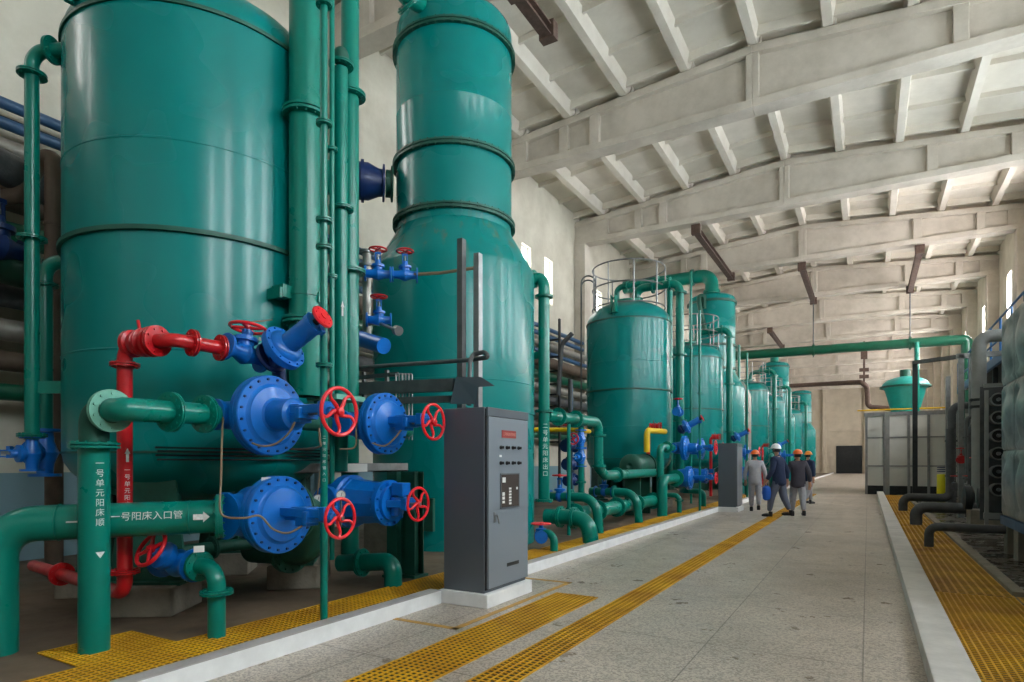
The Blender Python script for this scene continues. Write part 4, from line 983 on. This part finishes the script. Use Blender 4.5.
# ---------------------------------------------------------------- CONTROL CABINETS
def cabinet(label, x0, x1, y0, y1, detail=True, plab=''):
    z0, z1 = KB, 1.93
    B().box2((x0 - .03, y0 - .04, 0), (x1 + .03, y1 + .04, KB)).build('cabinet_plinth', KERBW, label=plab, cat='plinth', smooth=False, bevel=.008)
    t = thing('control_cabinet', label, 'electrical cabinet', ((x0 + x1) / 2, (y0 + y1) / 2, z0), group='grey control cabinets along the kerb')
    B().box2((x0, y0, z0), (x1 - .03, y1, z1)).build('casing', CABG, t, smooth=False, bevel=.006)
    B().box2((x1 - .032, y0 + .012, z0 + .03), (x1 - .018, y1 - .012, z1 - .015)).build('door_seal', CABD, t, smooth=False)
    d = B().box2((x1 - .02, y0 + .028, z0 + .04), (x1 + .004, y1 - .006, z1 - .09)).build('door', mat('grey_door_enamel_lit', srgb(122, 130, 138), .35, coat=.15), t, smooth=False, bevel=.004)  # door grey paler than the casing: side light put into its colour
    B().box2((x1 - .02, y0 + .01, z1 - .085), (x1 + .004, y1 - .0, z1)).build('head_panel', CABG, t, smooth=False, bevel=.004)
    if detail:
        xf = x1 + .004; L = y1 - y0
        def q(s, z): return (xf, y0 + L * s, z)
        B().box(q(.5, 1.68), (.008, .28, .075)).build('name_plate', mat('red_nameplate', srgb(150, 52, 48), .5), d, smooth=False)
        vs, fs = text_mesh('二号阳床控制柜', .036)
        g = B(); g.add([V((xf + .0055, y0 + L * .5 - .12 + p.x, 1.667 + p.y)) for p in vs], fs).build('lettering', mat('dark_red_lettering', srgb(220, 150, 130), .5), d, smooth=False)
        for z in (1.545, 1.39):
            for i in range(4):
                k = B(); k.lathe([(.019, 0), (.019, .012), (.013, .014), (.013, .03), (0, .03)], q(.3 + .145 * i, z), (1, 0, 0), 14).box((xf + .032, y0 + L * (.3 + .145 * i), z), (.014, .008, .026)); k.build('switch_knob', BLACK, d)
        B().box(q(.3, 1.46), (.004, .045, .022)).build('small_tag', WHITE, d, smooth=False)
        w = B().box(q(.52, 1.11), (.01, .36, .33)).build('display_window', mat('tinted_window', srgb(78, 70, 66), .25, coat=.5), d, smooth=False)
        fr = B()
        fr.box(q(.52, 1.28), (.016, .37, .012)).box(q(.52, .94), (.016, .37, .012)).box((xf, y0 + L * .52 - .185, 1.11), (.016, .012, .35)).box((xf, y0 + L * .52 + .185, 1.11), (.016, .012, .35)).build('window_frame', CABG, w, smooth=False)
        g = B()
        for s, z, a_, b_ in ((.37, 1.22, .06, .05), (.36, 1.08, .045, .035), (.36, 1.04, .045, .03), (.36, 1.0, .045, .025), (.52, 1.13, .045, .02), (.52, 1.1, .045, .02), (.52, 1.07, .045, .02), (.52, 1.04, .045, .02), (.52, 1.01, .045, .02), (.52, .98, .045, .02), (.69, 1.13, .03, .025)):
            g.box((xf + .0065, y0 + L * s, z), (.003, a_, b_))
        g.build('indicator', WHITE, w, smooth=False)
        h = B(); h.box(q(.16, .86), (.014, .028, .1)); h.tube([V(q(.16, .88)) + V((.012, 0, 0)), V(q(.16, .88)) + V((.035, 0, 0)), V(q(.2, .8)) + V((.035, 0, 0))], .008, 8); h.build('handle', STEEL, d, label='small bright door handle')
        B().box(q(.6, .36), (.006, .24, .035)).build('vent_slot', BLACK, d, smooth=False)
    return t
cabinet('tall grey control cabinet with red nameplate standing on a white plinth', -3.67, -3.16, 4.98, 5.80, plab='white plinth under the near grey control cabinet')
cabinet('farther grey control cabinet standing on the kerb beside the workers', -3.67, -3.16, 18.0, 18.82, detail=False, plab='white plinth under the farther grey control cabinet')

# ---------------------------------------------------------------- VALVE GROUPS AT THE FARTHER TANKS (seen small)
src = [o for o in list(COL.objects) if o.parent is None and o.name.startswith(('gate_valve', 'angle_valve', 'check_valve'))]
names = {}
for dy, where in ((13.6, 'the railed tank'), (21.3, 'the tank before the second column'), (34.5, 'the distant tank')):
    for i, o in enumerate(src):
        c = copy_tree(o)
        c.location = V(o.location) + V((0, dy, 0))
        kind = {0: 'upper near blue gate valve', 1: 'lower near blue gate valve', 2: 'upper far blue gate valve', 3: 'faceted lower blue gate valve', 4: 'red ribbed check valve', 5: 'angled blue valve with red disc'}[i]
        c['label'] = '%s before %s' % (kind, where)
        c['group'] = 'valves in front of the farther tanks'
    pipe('vertical_pipe', 'green foot pipe rising from the grating in front of %s' % where, [(-4.5, 15.35 + dy - 13.6, .03), (-4.5, 15.35 + dy - 13.6, .95), (-4.5, 16.75 + dy - 13.6, .965)], .13, TEALP, fillet=.2, fl=[((-4.5, 16.6 + dy - 13.6, .965), (0, 1, 0))])
    pipe('vertical_pipe', 'upper green pipe feeding the valve group in front of %s' % where, [(-4.62, 15.6 + dy - 13.6, .03), (-4.62, 15.6 + dy - 13.6, 1.79), (-4.62, 16.75 + dy - 13.6, 1.79)], .09, TEALP, fillet=.16, fl=[((-4.62, 16.2 + dy - 13.6, 1.79), (0, 1, 0))])
    pipe('red_pipe', 'upright red pipe in front of %s' % where, [(-5.17, 2.72 + dy, .1), (-5.17, 2.72 + dy, 2.33), (-5.0, 2.75 + dy, 2.35)], .056, RED, fillet=.1)
    pipe('slim_riser', 'slim green riser before the valves of %s' % where, [(-4.03, 3.75 + dy, .04), (-4.03, 3.75 + dy, 5.6)], .035, TEALP, fl=[((-4.03, 3.75 + dy, 3.3), (0, 0, 1))])
    pipe('drain_pipe', 'small green drain elbow at the kerb in front of %s' % where, [(-4.75, 3.0 + dy, .5), (-4.4, 3.0 + dy, .5), (-4.4, 3.0 + dy, .03)], .066, TEALP, fillet=.14, fl=[((-4.4, 3.0 + dy, .36), (0, 0, 1))])
    pipe('drain_pipe', 'second green drain elbow farther along in front of %s' % where, [(-4.8, 5.6 + dy, .5), (-4.35, 5.6 + dy, .5), (-4.35, 5.6 + dy, .03)], .08, TEALP, fillet=.14)
pipe('yellow_pipe', 'yellow pipe with round end over the valves of the railed tank', [(-4.85, 15.2, 1.65), (-4.85, 15.2, 2.2), (-4.85, 16.8, 2.24)], .075, YPIPE, fillet=.15)
t = thing('strainer_vessel', 'dark green horizontal strainer vessel low in front of the railed tank', 'vessel', (-5.1, 15.6, .8))
B().lathe([(.0, -.6)] + [(.3 * math.sin(PI / 2 * i / 6), -.55 - .1 * math.cos(PI / 2 * i / 6)) for i in range(1, 7)] + [(.3, .5), (.33, .5), (.33, .56), (.0, .6)], (-5.15, 15.4, 1.3), (0, 1, 0), 36, close=False).build('vessel_shell', TEALD, t)
for yy in (15.0, 15.8): B().box((-5.15, yy, .55), (.4, .08, 1.0)).build('support', TEALD, t, smooth=False)
small_valve('little blue and red actuator valve at the shoulder of the second outlet pipe', W(678, 412, 16.5), s=1.1, wm=RED, wheel=True)
# ---------------------------------------------------------------- RIGHT BAY
# galvanised sectional water tank
tx, ty = 1.82, 12.1
t = thing('water_tank', 'big grey sectional water tank of dimpled metal panels at the right edge', 'water tank', (tx + 1.4, ty - 2.5, .55))
B().box2((tx + .03, ty - 6.0, .57), (tx + 3.0, ty - .03, 3.58)).build('tank_core', GALV, t, smooth=False)
def dimple_panel(o, u, v, n, s=1.0):
    """square pressed panel: flange lip, raised frame, round dished centre"""
    g = B(); o = V(o); u = V(u); v = V(v); n = V(n); N = 14
    def P(a, b_, h): return o + u * a + v * b_ + n * h
    grid = []
    for i in range(N + 1):
        for j in range(N + 1):
            a = i / N; b_ = j / N; e = min(a, 1 - a, b_, 1 - b_); rr = math.hypot(a - .5, b_ - .5)
            h = .0 if e < .001 else (.03 if e < .08 else 0.0)
            if rr < .4: h = .015 + .07 * math.cos(rr / .4 * PI / 2)
            grid.append(P(a * s, b_ * s, h))
    fs = [(i * (N + 1) + j, (i + 1) * (N + 1) + j, (i + 1) * (N + 1) + j + 1, i * (N + 1) + j + 1) for i in range(N) for j in range(N)]
    g.add(grid, fs); return g
for i in range(6):
    for k in range(3):
        dimple_panel((tx, ty - i, .58 + k), (0, -1, 0), (0, 0, 1), (-1, 0, 0), .985).build('panel', GALV, t, ang=60)
for i in range(3):
    for k in range(3):
        dimple_panel((tx + i, ty, .58 + k), (1, 0, 0), (0, 0, 1), (0, 1, 0), .985).build('panel', GALV, t, ang=60)
        dimple_panel((tx + i, ty - 6.0, .58 + k), (1, 0, 0), (0, 0, 1), (0, -1, 0), .985).build('panel', GALV, t, ang=60)
B().box2((tx - .03, ty - 6.0, .44), (tx + 3.0, ty + .03, .57)).build('base_frame', BLUEP, t, smooth=False)
for i in range(7):
    B().box((tx + .12, ty - .12 - i * .75, .22), (.22, .3, .44)).build('concrete_pedestal', CONC, label='short concrete block under the water tank edge, %s from its far corner' % ('first', 'second', 'third', 'fourth', 'fifth', 'sixth', 'seventh')[i], cat='pedestal', group='concrete blocks under the water tank', smooth=False, bevel=.008)
# blue catwalk over it
t = thing('catwalk', 'blue railed steel catwalk high behind the grey water tank', 'catwalk', (3.6, 18, 4.0))
B().box2((3.1, 9, 4.25), (4.3, 30, 4.33)).build('deck', DARKST, t, smooth=False)
B().box2((3.06, 9, 4.1), (3.14, 30, 4.35)).build('edge_beam', BLUERAIL, t, smooth=False)
g = B()
for z in (4.75, 5.3): g.cyl((3.1, 9, z), (3.1, 30, z), .028, 8)
for i in range(15): g.cyl((3.1, 9 + i * 1.5, 4.3), (3.1, 9 + i * 1.5, 5.3), .028, 8)
g.build('guard_rail', BLUERAIL, t)
for y in (13.5, 18, 22.5, 27, 29.8):
    B().box2((3.15, y, 0), (3.27, y + .12, 4.15)).build('leg', DARKST, t, smooth=False)
# rack of membrane pressure vessels, round ends toward the camera
t = thing('membrane_rack', 'stack of round white-rimmed vessel ends in a pale frame beside the water tank', 'filter rack', (2.2, 13.2, .3))
p0 = V((1.78, 12.9, 1))
B().box((p0.x - .06, 12.9, 1.45), (.05, .06, 2.3)).build('frame_post', PALEINS, t, smooth=False)
B().box((p0.x + .95, 12.9, 1.45), (.09, .09, 2.5)).build('frame_post', PALEINS, t, smooth=False)
B().box((p0.x + .45, 12.9, 2.68), (1.1, .08, .06)).build('frame_rail', PALEINS, t, smooth=False)
B().box((p0.x + .45, 12.9, .5), (1.1, .08, .1)).build('frame_rail', PALEINS, t, smooth=False)
for i in range(6):
    for j in range(3):
        c = V((p0.x + .1 + j * .3, 12.9, .94 + i * .3))
        v_ = B().lathe([(.095, 0), (.095, .35)], c, (0, 1, 0), 24, close=False).build('vessel_tube', GREYINS, t)
        B().torus(c, (0, 1, 0), .1, .012, 28, 8).build('end_ring', PALEINS, v_)
        B().lathe([(0, .02), (.094, .02)], c, (0, 1, 0), 20, close=False).build('end_cap', BLACK, v_)
        B().cyl(c + V((0, .02, 0)), c + V((0, -.05, 0)), .03, 10).build('port', STEEL, v_)
B().box((p0.x + .45, 13.3, 1.55), (1.1, .03, 2.3)).build('back_plate', GREYINS, t, smooth=False)
# wrapped outlet pipes
for lab, f, zt, X2, r in (('nearest grey wrapped outlet pipe with downturned end over the grating', W(929, 547, 9.9), .36, 3.0, .065),
                          ('middle thicker grey wrapped outlet pipe over the grating', W(916, 525, 13.4), .42, 3.2, .115),
                          ('farthest grey wrapped outlet pipe near the dark steel post', W(903, 510, 17.2), .42, 1.95, .11)):
    pts = [(f.x, f.y, .04), (f.x, f.y, zt), (X2, f.y + .1, zt)]
    if X2 < 2: pts += [(X2, f.y + .1, 2.3)]
    pipe('wrapped_pipe', lab, pts, r, GREYINS, fillet=r * 1.8, group='grey wrapped outlet pipes')
p = W(979, 400, 13.4)
pipe('wrapped_pipe', 'tall pale wrapped pipe with rounded elbow running to the water tank top', [(p.x, p.y, .3), (p.x, p.y, 4.12), (p.x + 1.3, p.y - .1, 4.12)], .135, PALEINS, fillet=.22, fl=[(V((p.x, p.y, 2.6)), (0, 0, 1)), (V((p.x, p.y, 2.75)), (0, 0, 1))], FR=.17, bolts=6, fm=DARKST)
# steel frame
t = thing('pipe_support', 'dark and silver steel goalpost support beside the right-hand grating', 'steel frame', (1.7, 22, 0))
pa = W(915, 500, 21.6)
B().box((pa.x, pa.y, 2.45), (.15, .15, 4.9)).build('post', DARKST, t, smooth=False)
pb = W(948, 460, 21.6)
B().bar((pa.x, pa.y, 4.9), (W(970, 360, 17).x, W(970, 360, 17).y, 4.35), .16, .12).build('cross_beam', DARKST, t, smooth=False)
B().box((pb.x, pb.y, 2.2), (.14, .14, 4.4)).build('post', STEEL, t, smooth=False)
pc = W(961, 450, 15.5)
B().box((pc.x, pc.y, 2.05), (.12, .12, 4.1)).build('post', STEEL, t, smooth=False)
B().box((pc.x + .21, pc.y, 2.05), (.1, .12, 4.1)).build('post', STEEL, t, smooth=False)
B().bar((pc.x - .1, pc.y, 4.07), (pc.x + 1.2, pc.y, 4.07), .12, .12).build('cross_beam', STEEL, t, smooth=False)
# pipe clutter behind the frame
labs = ['dark upright pipe just right of the silver posts', 'thin grey pipe near the silver double post', 'dark pump pipe behind the pale frame post', 'slim steel pipe beside the tall wrapped pipe', 'green upright pipe behind the steel frame']
for i, (px_, d, r, z1, m) in enumerate(((952, 17.5, .1, 3.0, GREYINS), (967, 15.0, .05, 2.5, STEELD), (972, 14.5, .09, 2.3, GREYINS), (990, 16, .05, 3.3, STEELD), (962, 23, .1, 4.4, GREEN))):
    p = W(px_, 460, d)
    pipe('upright_pipe', labs[i], [(p.x, p.y, .05), (p.x, p.y, z1), (p.x + .8, p.y + .2, z1)], r, m, fillet=r * 2, fl=[(V((p.x, p.y, 1.0)), (0, 0, 1)), (V((p.x, p.y, 2.0)), (0, 0, 1))])
for i, (px_, py_, d, mm) in enumerate(((951, 468, 17.3, RED), (961, 460, 15.2, RED), (955, 487, 16, RED), (968, 488, 14.6, RED), (975, 470, 14.3, WHEELRED))):
    small_valve('small %s valve left of the vessel rack, %s' % (('grey', 'red', 'grey', 'pale', 'dark')[i], ('upper left one', 'beside the double post', 'lower left one', 'near the floor', 'near the tall wrapped pipe')[i]), W(px_, py_, d), s=.9, m=(STEELD, RED, GREYINS, PALEINS, DARKST)[i], wm=mm, group='small valves in the right-hand pipe clutter')
t = thing('pump_set', 'dark pump with grey motor on a low base left of the vessel rack', 'pump', (2.2, 15.2, .2))
B().box((2.2, 15.3, .3), (.9, .6, .3)).build('base', CONC, t, smooth=False)
B().cyl((1.9, 15.3, .68), (2.55, 15.3, .68), .2, 24).build('motor', STEELD, t)
B().lathe([(.1, 0), (.24, .03), (.24, .15), (.1, .2)], (1.65, 15.3, .68), (1, 0, 0), 24).build('volute', DARKST, t)
B().box2((2.0, 13.3, .4), (3.3, 13.9, .52)).build('base_block', PALEINS, label='white painted low base before the vessel rack', cat='base', smooth=False)
# yellow waste container
p = W(943, 500, 22.2)
t = thing('yellow_container', 'yellow upright container with dark hose reel beside the silver post', 'container', (p.x, p.y, 0))
B().lathe([(.16, .05), (.19, .1), (.19, .92), (.17, .96), (0, .97)], (p.x, p.y, 0), (0, 0, 1), 24).build('body', mat('lemon_yellow_plastic', srgb(222, 214, 20), .4), t)
g = B()
for i in range(3): g.torus((p.x, p.y, 1.06 + i * .07), (0, 0, 1), .17, .018, 24, 6)
g.build('hose_coil', BLUED, t)
# white panel room
B().box2((-.1, 31.0, 0), (5.0, 37.5, 3.5)).build('partition_room', PANELW, label='low white panelled room beyond the right-hand grating', cat='panel room', kind='structure', smooth=False, loc=(2.4, 34, 0))
g = B()
for z in (1.2, 2.42): g.box2((-.1, 30.97, z), (5.0, 31.0, z + .06))
for x in (-.06, .62, 1.5, 2.2, 3.2): g.box2((x - .05, 30.95, 0), (x + .05, 31.0, 3.5))
g.box2((-.15, 30.94, 3.38), (5.05, 31.0, 3.55)); g.build('partition_trim_1', STEEL, kind='structure', smooth=False)
B().box2((-.1, 30.96, .0), (5, 31.0, .38)).build('partition_baseboard', DARKST, kind='structure', smooth=False)
B().box((.72, 30.5, 1.75), (.14, .14, 3.5)).build('steel_post', PALEINS, label='slim pale post standing before the white panelled room', cat='post', smooth=False)
# turquoise hopper vessel on the room roof
t = thing('hopper_vessel', 'turquoise cone-bottomed vessel above the white panelled room', 'vessel', (1.75, 39.6, 3.5))
B().lathe([(.45, 3.0), (.5, 3.5), (.95, 5.3), (1.12, 5.5)] + [(1.12 * math.cos(PI / 2 * i / 6), 5.5 + .55 * math.sin(PI / 2 * i / 6)) for i in range(1, 7)], (1.75, 39.6, 0), (0, 0, 1), 40).build('shell', CYANV, t)
B().lathe([(1.12, 5.42), (1.2, 5.42), (1.2, 5.52), (1.12, 5.52)], (1.75, 39.6, 0), (0, 0, 1), 40, close=False).build('rim_flange', TEALD, t)
B().cyl((1.75, 39.6, 6.0), (1.75, 39.6, 6.4), .25, 16).build('top_nozzle', TEALD, t)
for a in range(4):
    B().box((1.75 + .8 * math.cos(a * PI / 2 + .8), 39.6 + .8 * math.sin(a * PI / 2 + .8), 1.9), (.1, .1, 3.8)).build('leg', DARKST, t, smooth=False)
pipe('grey_pipe', 'thin brown pipe crossing far behind the turquoise vessel', [W(785, 386, 62), W(862, 382, 50), (W(867, 382, 48).x, 58, 7.5), (W(868, 400, 48).x, 58, 5.9), (1.6, 58, 5.7)], .2, BROWNST, fillet=.4)
B().box2((-2.5, 64, 0), (.35, 72, 8.6)).build('partition_room', WALLF, label='tall tan block room at the far end of the hall', cat='room', kind='structure', smooth=False, loc=(-1, 66, 0)) if False else None
g = B()
for z in (6.3, 5.9): g.box((-.2, 42.3, z + .6), (.5, .2, .2))
g.cyl((-.2, 42.3, 6.2), (-.2, 42.3, 8.6), .06, 8); g.box((-.2, 42.3, 7.9), (.35, .25, .7)).build('hoist_block', BROWNST, label='small dark hoist block hanging below the far roof girders', cat='hoist', smooth=False)
pipe('yellow_pipe', 'thin yellow gas pipe along the room roof by the turquoise vessel', [(-.5, 38.5, 4.2), (4.0, 38.5, 4.2)], .04, YPIPE)
# ---------------------------------------------------------------- PEOPLE
def skin(name, chains, m, parent, sub=1):
    """chains: list of lists of (point, radius); chained by shared first point index 0 = root"""
    vs, es, rs = [], [], []; key = {}
    def vid(p, r):
        k = tuple(round(c, 4) for c in p)
        if k not in key: key[k] = len(vs); vs.append(V(p)); rs.append(r)
        return key[k]
    for ch in chains:
        prev = None
        for p, r in ch:
            i = vid(p, r)
            if prev is not None and prev != i: es.append((prev, i))
            prev = i
    off = ORG[parent]
    me = bpy.data.meshes.new(name); me.from_pydata(vs, es, []); o = bpy.data.objects.new(name + '_source', me); COL.objects.link(o)
    md = o.modifiers.new('skin', 'SKIN'); md.use_smooth_shade = True
    for i, sv in enumerate(me.skin_vertices[0].data): sv.radius = rs[i] if isinstance(rs[i], tuple) else (rs[i], rs[i]); sv.use_root = (i == 0)
    ms = o.modifiers.new('sub', 'SUBSURF'); ms.levels = sub; ms.render_levels = sub
    bpy.context.view_layer.update(); dg = bpy.context.evaluated_depsgraph_get()
    m2 = bpy.data.meshes.new_from_object(o.evaluated_get(dg)); bpy.data.objects.remove(o)
    m2.name = name; m2.materials.clear(); m2.materials.append(m)
    for p in m2.polygons: p.use_smooth = True
    ob = bpy.data.objects.new(name, m2); COL.objects.link(ob); ob.parent = parent
    return ob
SKIN = mat('skin', srgb(190, 140, 112), .55)
def person(label, loc, face, h, jacket, trousers, helmet, stride=.2, arm=.15, cap='helmet', armpose=None, bag=None, lean=.0):
    """built facing +y in its own axes, then turned"""
    t = local_thing('person', label, 'person')
    s = h / 1.75
    def P(x, y, z): return V((x * s, (y + lean * max(0, z - .9)) * s, z * s))
    hip, chest = .93, 1.34
    fl, fr = stride, -stride
    def leg(sx, f):
        kz = .5; ky = f * .5 + .05
        return [(P(0, 0, hip), .1 * s), (P(sx * .09, 0, .86), .09 * s), (P(sx * .1, ky, kz), .068 * s), (P(sx * .1, f, .12 + (.05 if f < 0 else 0)), .05 * s)]
    def armc(sx, f):
        if armpose and sx == armpose[0]:
            e, w_ = armpose[1], armpose[2]
        else: e, w_ = (sx * .27, f * .35 - .03, 1.12), (sx * .27, f + .06, .88)
        return [(P(0, 0, 1.38), .12 * s), (P(sx * .17, 0, 1.4), .078 * s), (P(*e), .062 * s), (P(*w_), .048 * s)], P(*w_), (P(*w_) - P(*e)).normalized()
    aL, wl, dl = armc(-1, arm); aR, wr, dr_ = armc(1, -arm)
    # one continuous body under the clothes: torso, neck, head, arms, legs
    core = [[(P(0, 0, hip), (.1 * s, .07 * s)), (P(0, 0, 1.12), (.1 * s, .07 * s)), (P(0, 0, 1.38), (.1 * s, .07 * s)), (P(0, 0, 1.5), .05 * s), (P(0, .01, 1.57), .055 * s), (P(0, .015, 1.64), .088 * s), (P(0, .0, 1.7), .07 * s)]]
    lg = lambda sx, f: [(p, (r * .85 if not isinstance(r, tuple) else r)) for p, r in leg(sx, f)]
    cut = lambda ch: [(p, r * .8) for p, r in ch]
    def hand(w_, d):
        side = d.cross(V((0, 0, 1)) if abs(d.z) < .9 else V((0, 1, 0))).normalized(); ch = []
        palm = w_ + d * .07 * s
        ch.append([(w_, .032 * s), (palm, .03 * s)])
        for i, L in enumerate((.07, .08, .075, .06)):
            o_ = side * ((i - 1.5) * .02 * s); k1 = palm + o_ + d * .03 * s
            ch.append([(palm, .03 * s), (k1, .01 * s), (k1 + d * (L * .55 * s) + V((0, .01 * s, 0)), .009 * s), (k1 + d * (L * s) + V((0, .03 * s, 0)), .007 * s)])
        ch.append([(w_, .032 * s), (w_ + side * .04 * s + d * .05 * s, .011 * s), (w_ + side * .05 * s + d * .09 * s, .009 * s)])
        return ch
    skin('body', core + [lg(-1, fl), lg(1, fr), cut(aL), cut(aR)] + hand(wl, dl) + hand(wr, dr_), SKIN, t, 1)
    # face features
    g = B(); g.lathe([(.012 * s, 0), (.004 * s, .03 * s)], P(0, .085, 1.615), (0, .9, -.2), 8).build('nose', SKIN, t)
    for sx in (-1, 1):
        B().lathe([(0, -.008 * s), (.009 * s, 0), (0, .008 * s)], P(sx * .032, .088, 1.635), (0, 1, 0), 10, close=False).build('eye', BLACK, t)
        B().lathe([(0, -.01 * s), (.022 * s, 0), (.0, .01 * s)], P(sx * .088, .01, 1.625), (1, 0, 0), 10, close=False).build('ear', SKIN, t)
    B().box(P(0, .09, 1.575), (.04 * s, .01 * s, .008 * s)).build('mouth', RED, t, smooth=False)
    g = B(); g.lathe([(.092 * s, -.06 * s), (.094 * s, .0), (.085 * s, .03 * s)], P(0, -.005, 1.64), (0, -.1, 1), 18, close=False).build('hair', BLACK, t)
    # clothing as separate shells
    ja = [[(P(0, 0, .74), (.205 * s, .17 * s)), (P(0, 0, .84), (.21 * s, .175 * s)), (P(0, 0, 1.0), (.19 * s, .15 * s)), (P(0, 0, 1.2), (.19 * s, .14 * s)), (P(0, 0, 1.38), (.19 * s, .13 * s)), (P(0, 0, 1.46), (.11 * s, .095 * s)), (P(0, 0, 1.52), (.07 * s, .07 * s))]]
    for sx, ch in ((-1, aL), (1, aR)):
        c2 = [(p, r * 1.12) for p, r in ch]; c2[-1] = (c2[-1][0] - (c2[-1][0] - c2[-2][0]) * .08, c2[-1][1]); ja.append(c2)
    skin('jacket', ja, jacket, t, 1)
    tr = []
    for sx, f in ((-1, fl), (1, fr)):
        L_ = leg(sx, f); L_[0] = (P(0, 0, .95), (.13 * s, .1 * s)); L_[1] = (L_[1][0], .1 * s); L_[2] = (L_[2][0], .085 * s); tr.append([(p, (r * 1.15 if not isinstance(r, tuple) else r)) for p, r in L_])
    skin('trousers', tr, trousers, t, 1)
    for sx, f in ((-1, fl), (1, fr)):
        z0 = .0 if f >= 0 else .05
        b = B(); a0 = P(sx * .1, f, 0)
        b.lathe([(.045 * s, 0), (.05 * s, .06 * s), (.045 * s, .13 * s)], a0 + V((0, -.03 * s, z0)), (0, 0, 1), 14)
        b.tube([a0 + V((0, -.06 * s, z0 + .035)), a0 + V((0, .05 * s, z0 + .04)), a0 + V((0, .14 * s, z0 + .03)), a0 + V((0, .19 * s, z0 + .025))], .04, 12, rad=[.036 * s, .046 * s, .043 * s, .024 * s])
        b.build('shoe', BLACK, t)
    if cap == 'helmet':
        c = P(0, .01, 1.665)
        g = B(); g.lathe([(.125 * s, -.005 * s), (.13 * s, .0), (.12 * s, .01 * s)] + [(.115 * s * math.cos(PI / 2 * i / 7), .01 * s + .11 * s * math.sin(PI / 2 * i / 7)) for i in range(1, 8)], c, (0, -.08, 1), 28, close=False)
        g.add([c + V((x * s, y * s, z * s)) for x, y, z in ((-.08, .09, .0), (.08, .09, .0), (.05, .17, -.015), (-.05, .17, -.015), (-.08, .09, .014), (.08, .09, .014), (.05, .17, -.003), (-.05, .17, -.003))], [(0, 1, 2, 3), (7, 6, 5, 4), (0, 4, 5, 1), (1, 5, 6, 2), (2, 6, 7, 3), (3, 7, 4, 0)])
        g.build('helmet', helmet, t)
    place(t, loc, (0, 0, face))
    if bag:
        bw = Matrix.Rotation(face, 3, 'Z') @ wl + V(loc)
        b = thing('cloth_bag', 'blue bag hanging from the hand of the white-helmeted worker', 'bag', bw - V((0, 0, .5)))
        B().lathe([(.04, -.5), (.09, -.46), (.11, -.3), (.09, -.17), (.03, -.12)], bw, (0, 0, 1), 16).build('bag_body', mat('blue_cloth', srgb(28, 92, 190), .8), b)
        B().tube([bw + V((-.03, 0, -.14)), bw + V((-.02, 0, -.06)), bw + V((.02, 0, -.06)), bw + V((.03, 0, -.14))], .008, 6, .02).build('bag_handle', BLUED, b)
    return t
LG = mat('pale_grey_cotton', srgb(170, 168, 174), .9, var=.15, scale=14, bump=.3)
DG = mat('dark_grey_cotton', srgb(70, 66, 76), .9, var=.15, scale=14, bump=.3)
NV = mat('navy_cotton', srgb(34, 46, 76), .9, var=.15, scale=14, bump=.3)
OR = mat('orange_helmet_shell', srgb(214, 96, 26), .35)
OY = mat('amber_helmet_shell', srgb(214, 126, 30), .35)
WH = mat('white_helmet_shell', srgb(226, 226, 228), .35)
person('worker in pale grey overalls and orange helmet, back turned, beside the far cabinet', (-2.78, 18.6, 0), .1, 1.72, LG, LG, OR, stride=.08, arm=.05)
person('worker in white helmet and navy jacket walking left with a blue bag', (-1.95, 16.95, 0), 1.2, 1.84, NV, mat('blue_grey_cotton', srgb(92, 98, 116), .9), WH, stride=.2, arm=.12, bag=True, lean=.1)
person('worker in orange helmet, dark grey jacket and pale trousers on the yellow strip', (-1.55, 17.3, 0), .25, 1.7, DG, LG, OR, stride=.24, arm=.12, lean=.04)
person('farther worker in amber helmet and dark jacket half hidden behind the others', (-1.72, 22.6, 0), -.6, 1.74, NV, LG, OY, stride=.26, arm=.15)

# ---------------------------------------------------------------- LIGHT
def area(name, loc, rot, sx, sy, e, col=(1, 1, 1)):
    l = bpy.data.lights.new(name, 'AREA'); l.shape = 'RECTANGLE'; l.size = sx; l.size_y = sy; l.energy = e; l.color = col
    o = bpy.data.objects.new(name, l); o.location = loc; o.rotation_euler = rot; COL.objects.link(o); return o
w = bpy.data.worlds.new('world'); scene.world = w; w.use_nodes = True
w.node_tree.nodes['Background'].inputs[0].default_value = (.8, .9, 1, 1); w.node_tree.nodes['Background'].inputs[1].default_value = 1.0
vs_ = scene.view_settings
vs_.view_transform = 'Standard'; vs_.look = 'None'; vs_.exposure = -0.1; vs_.gamma = 1.0; vs_.use_curve_mapping = False
scene.cycles.max_bounces = 10; scene.cycles.diffuse_bounces = 6; scene.cycles.glossy_bounces = 4
scene.cycles.use_denoising = True
scene.cycles.sample_clamp_indirect = 8
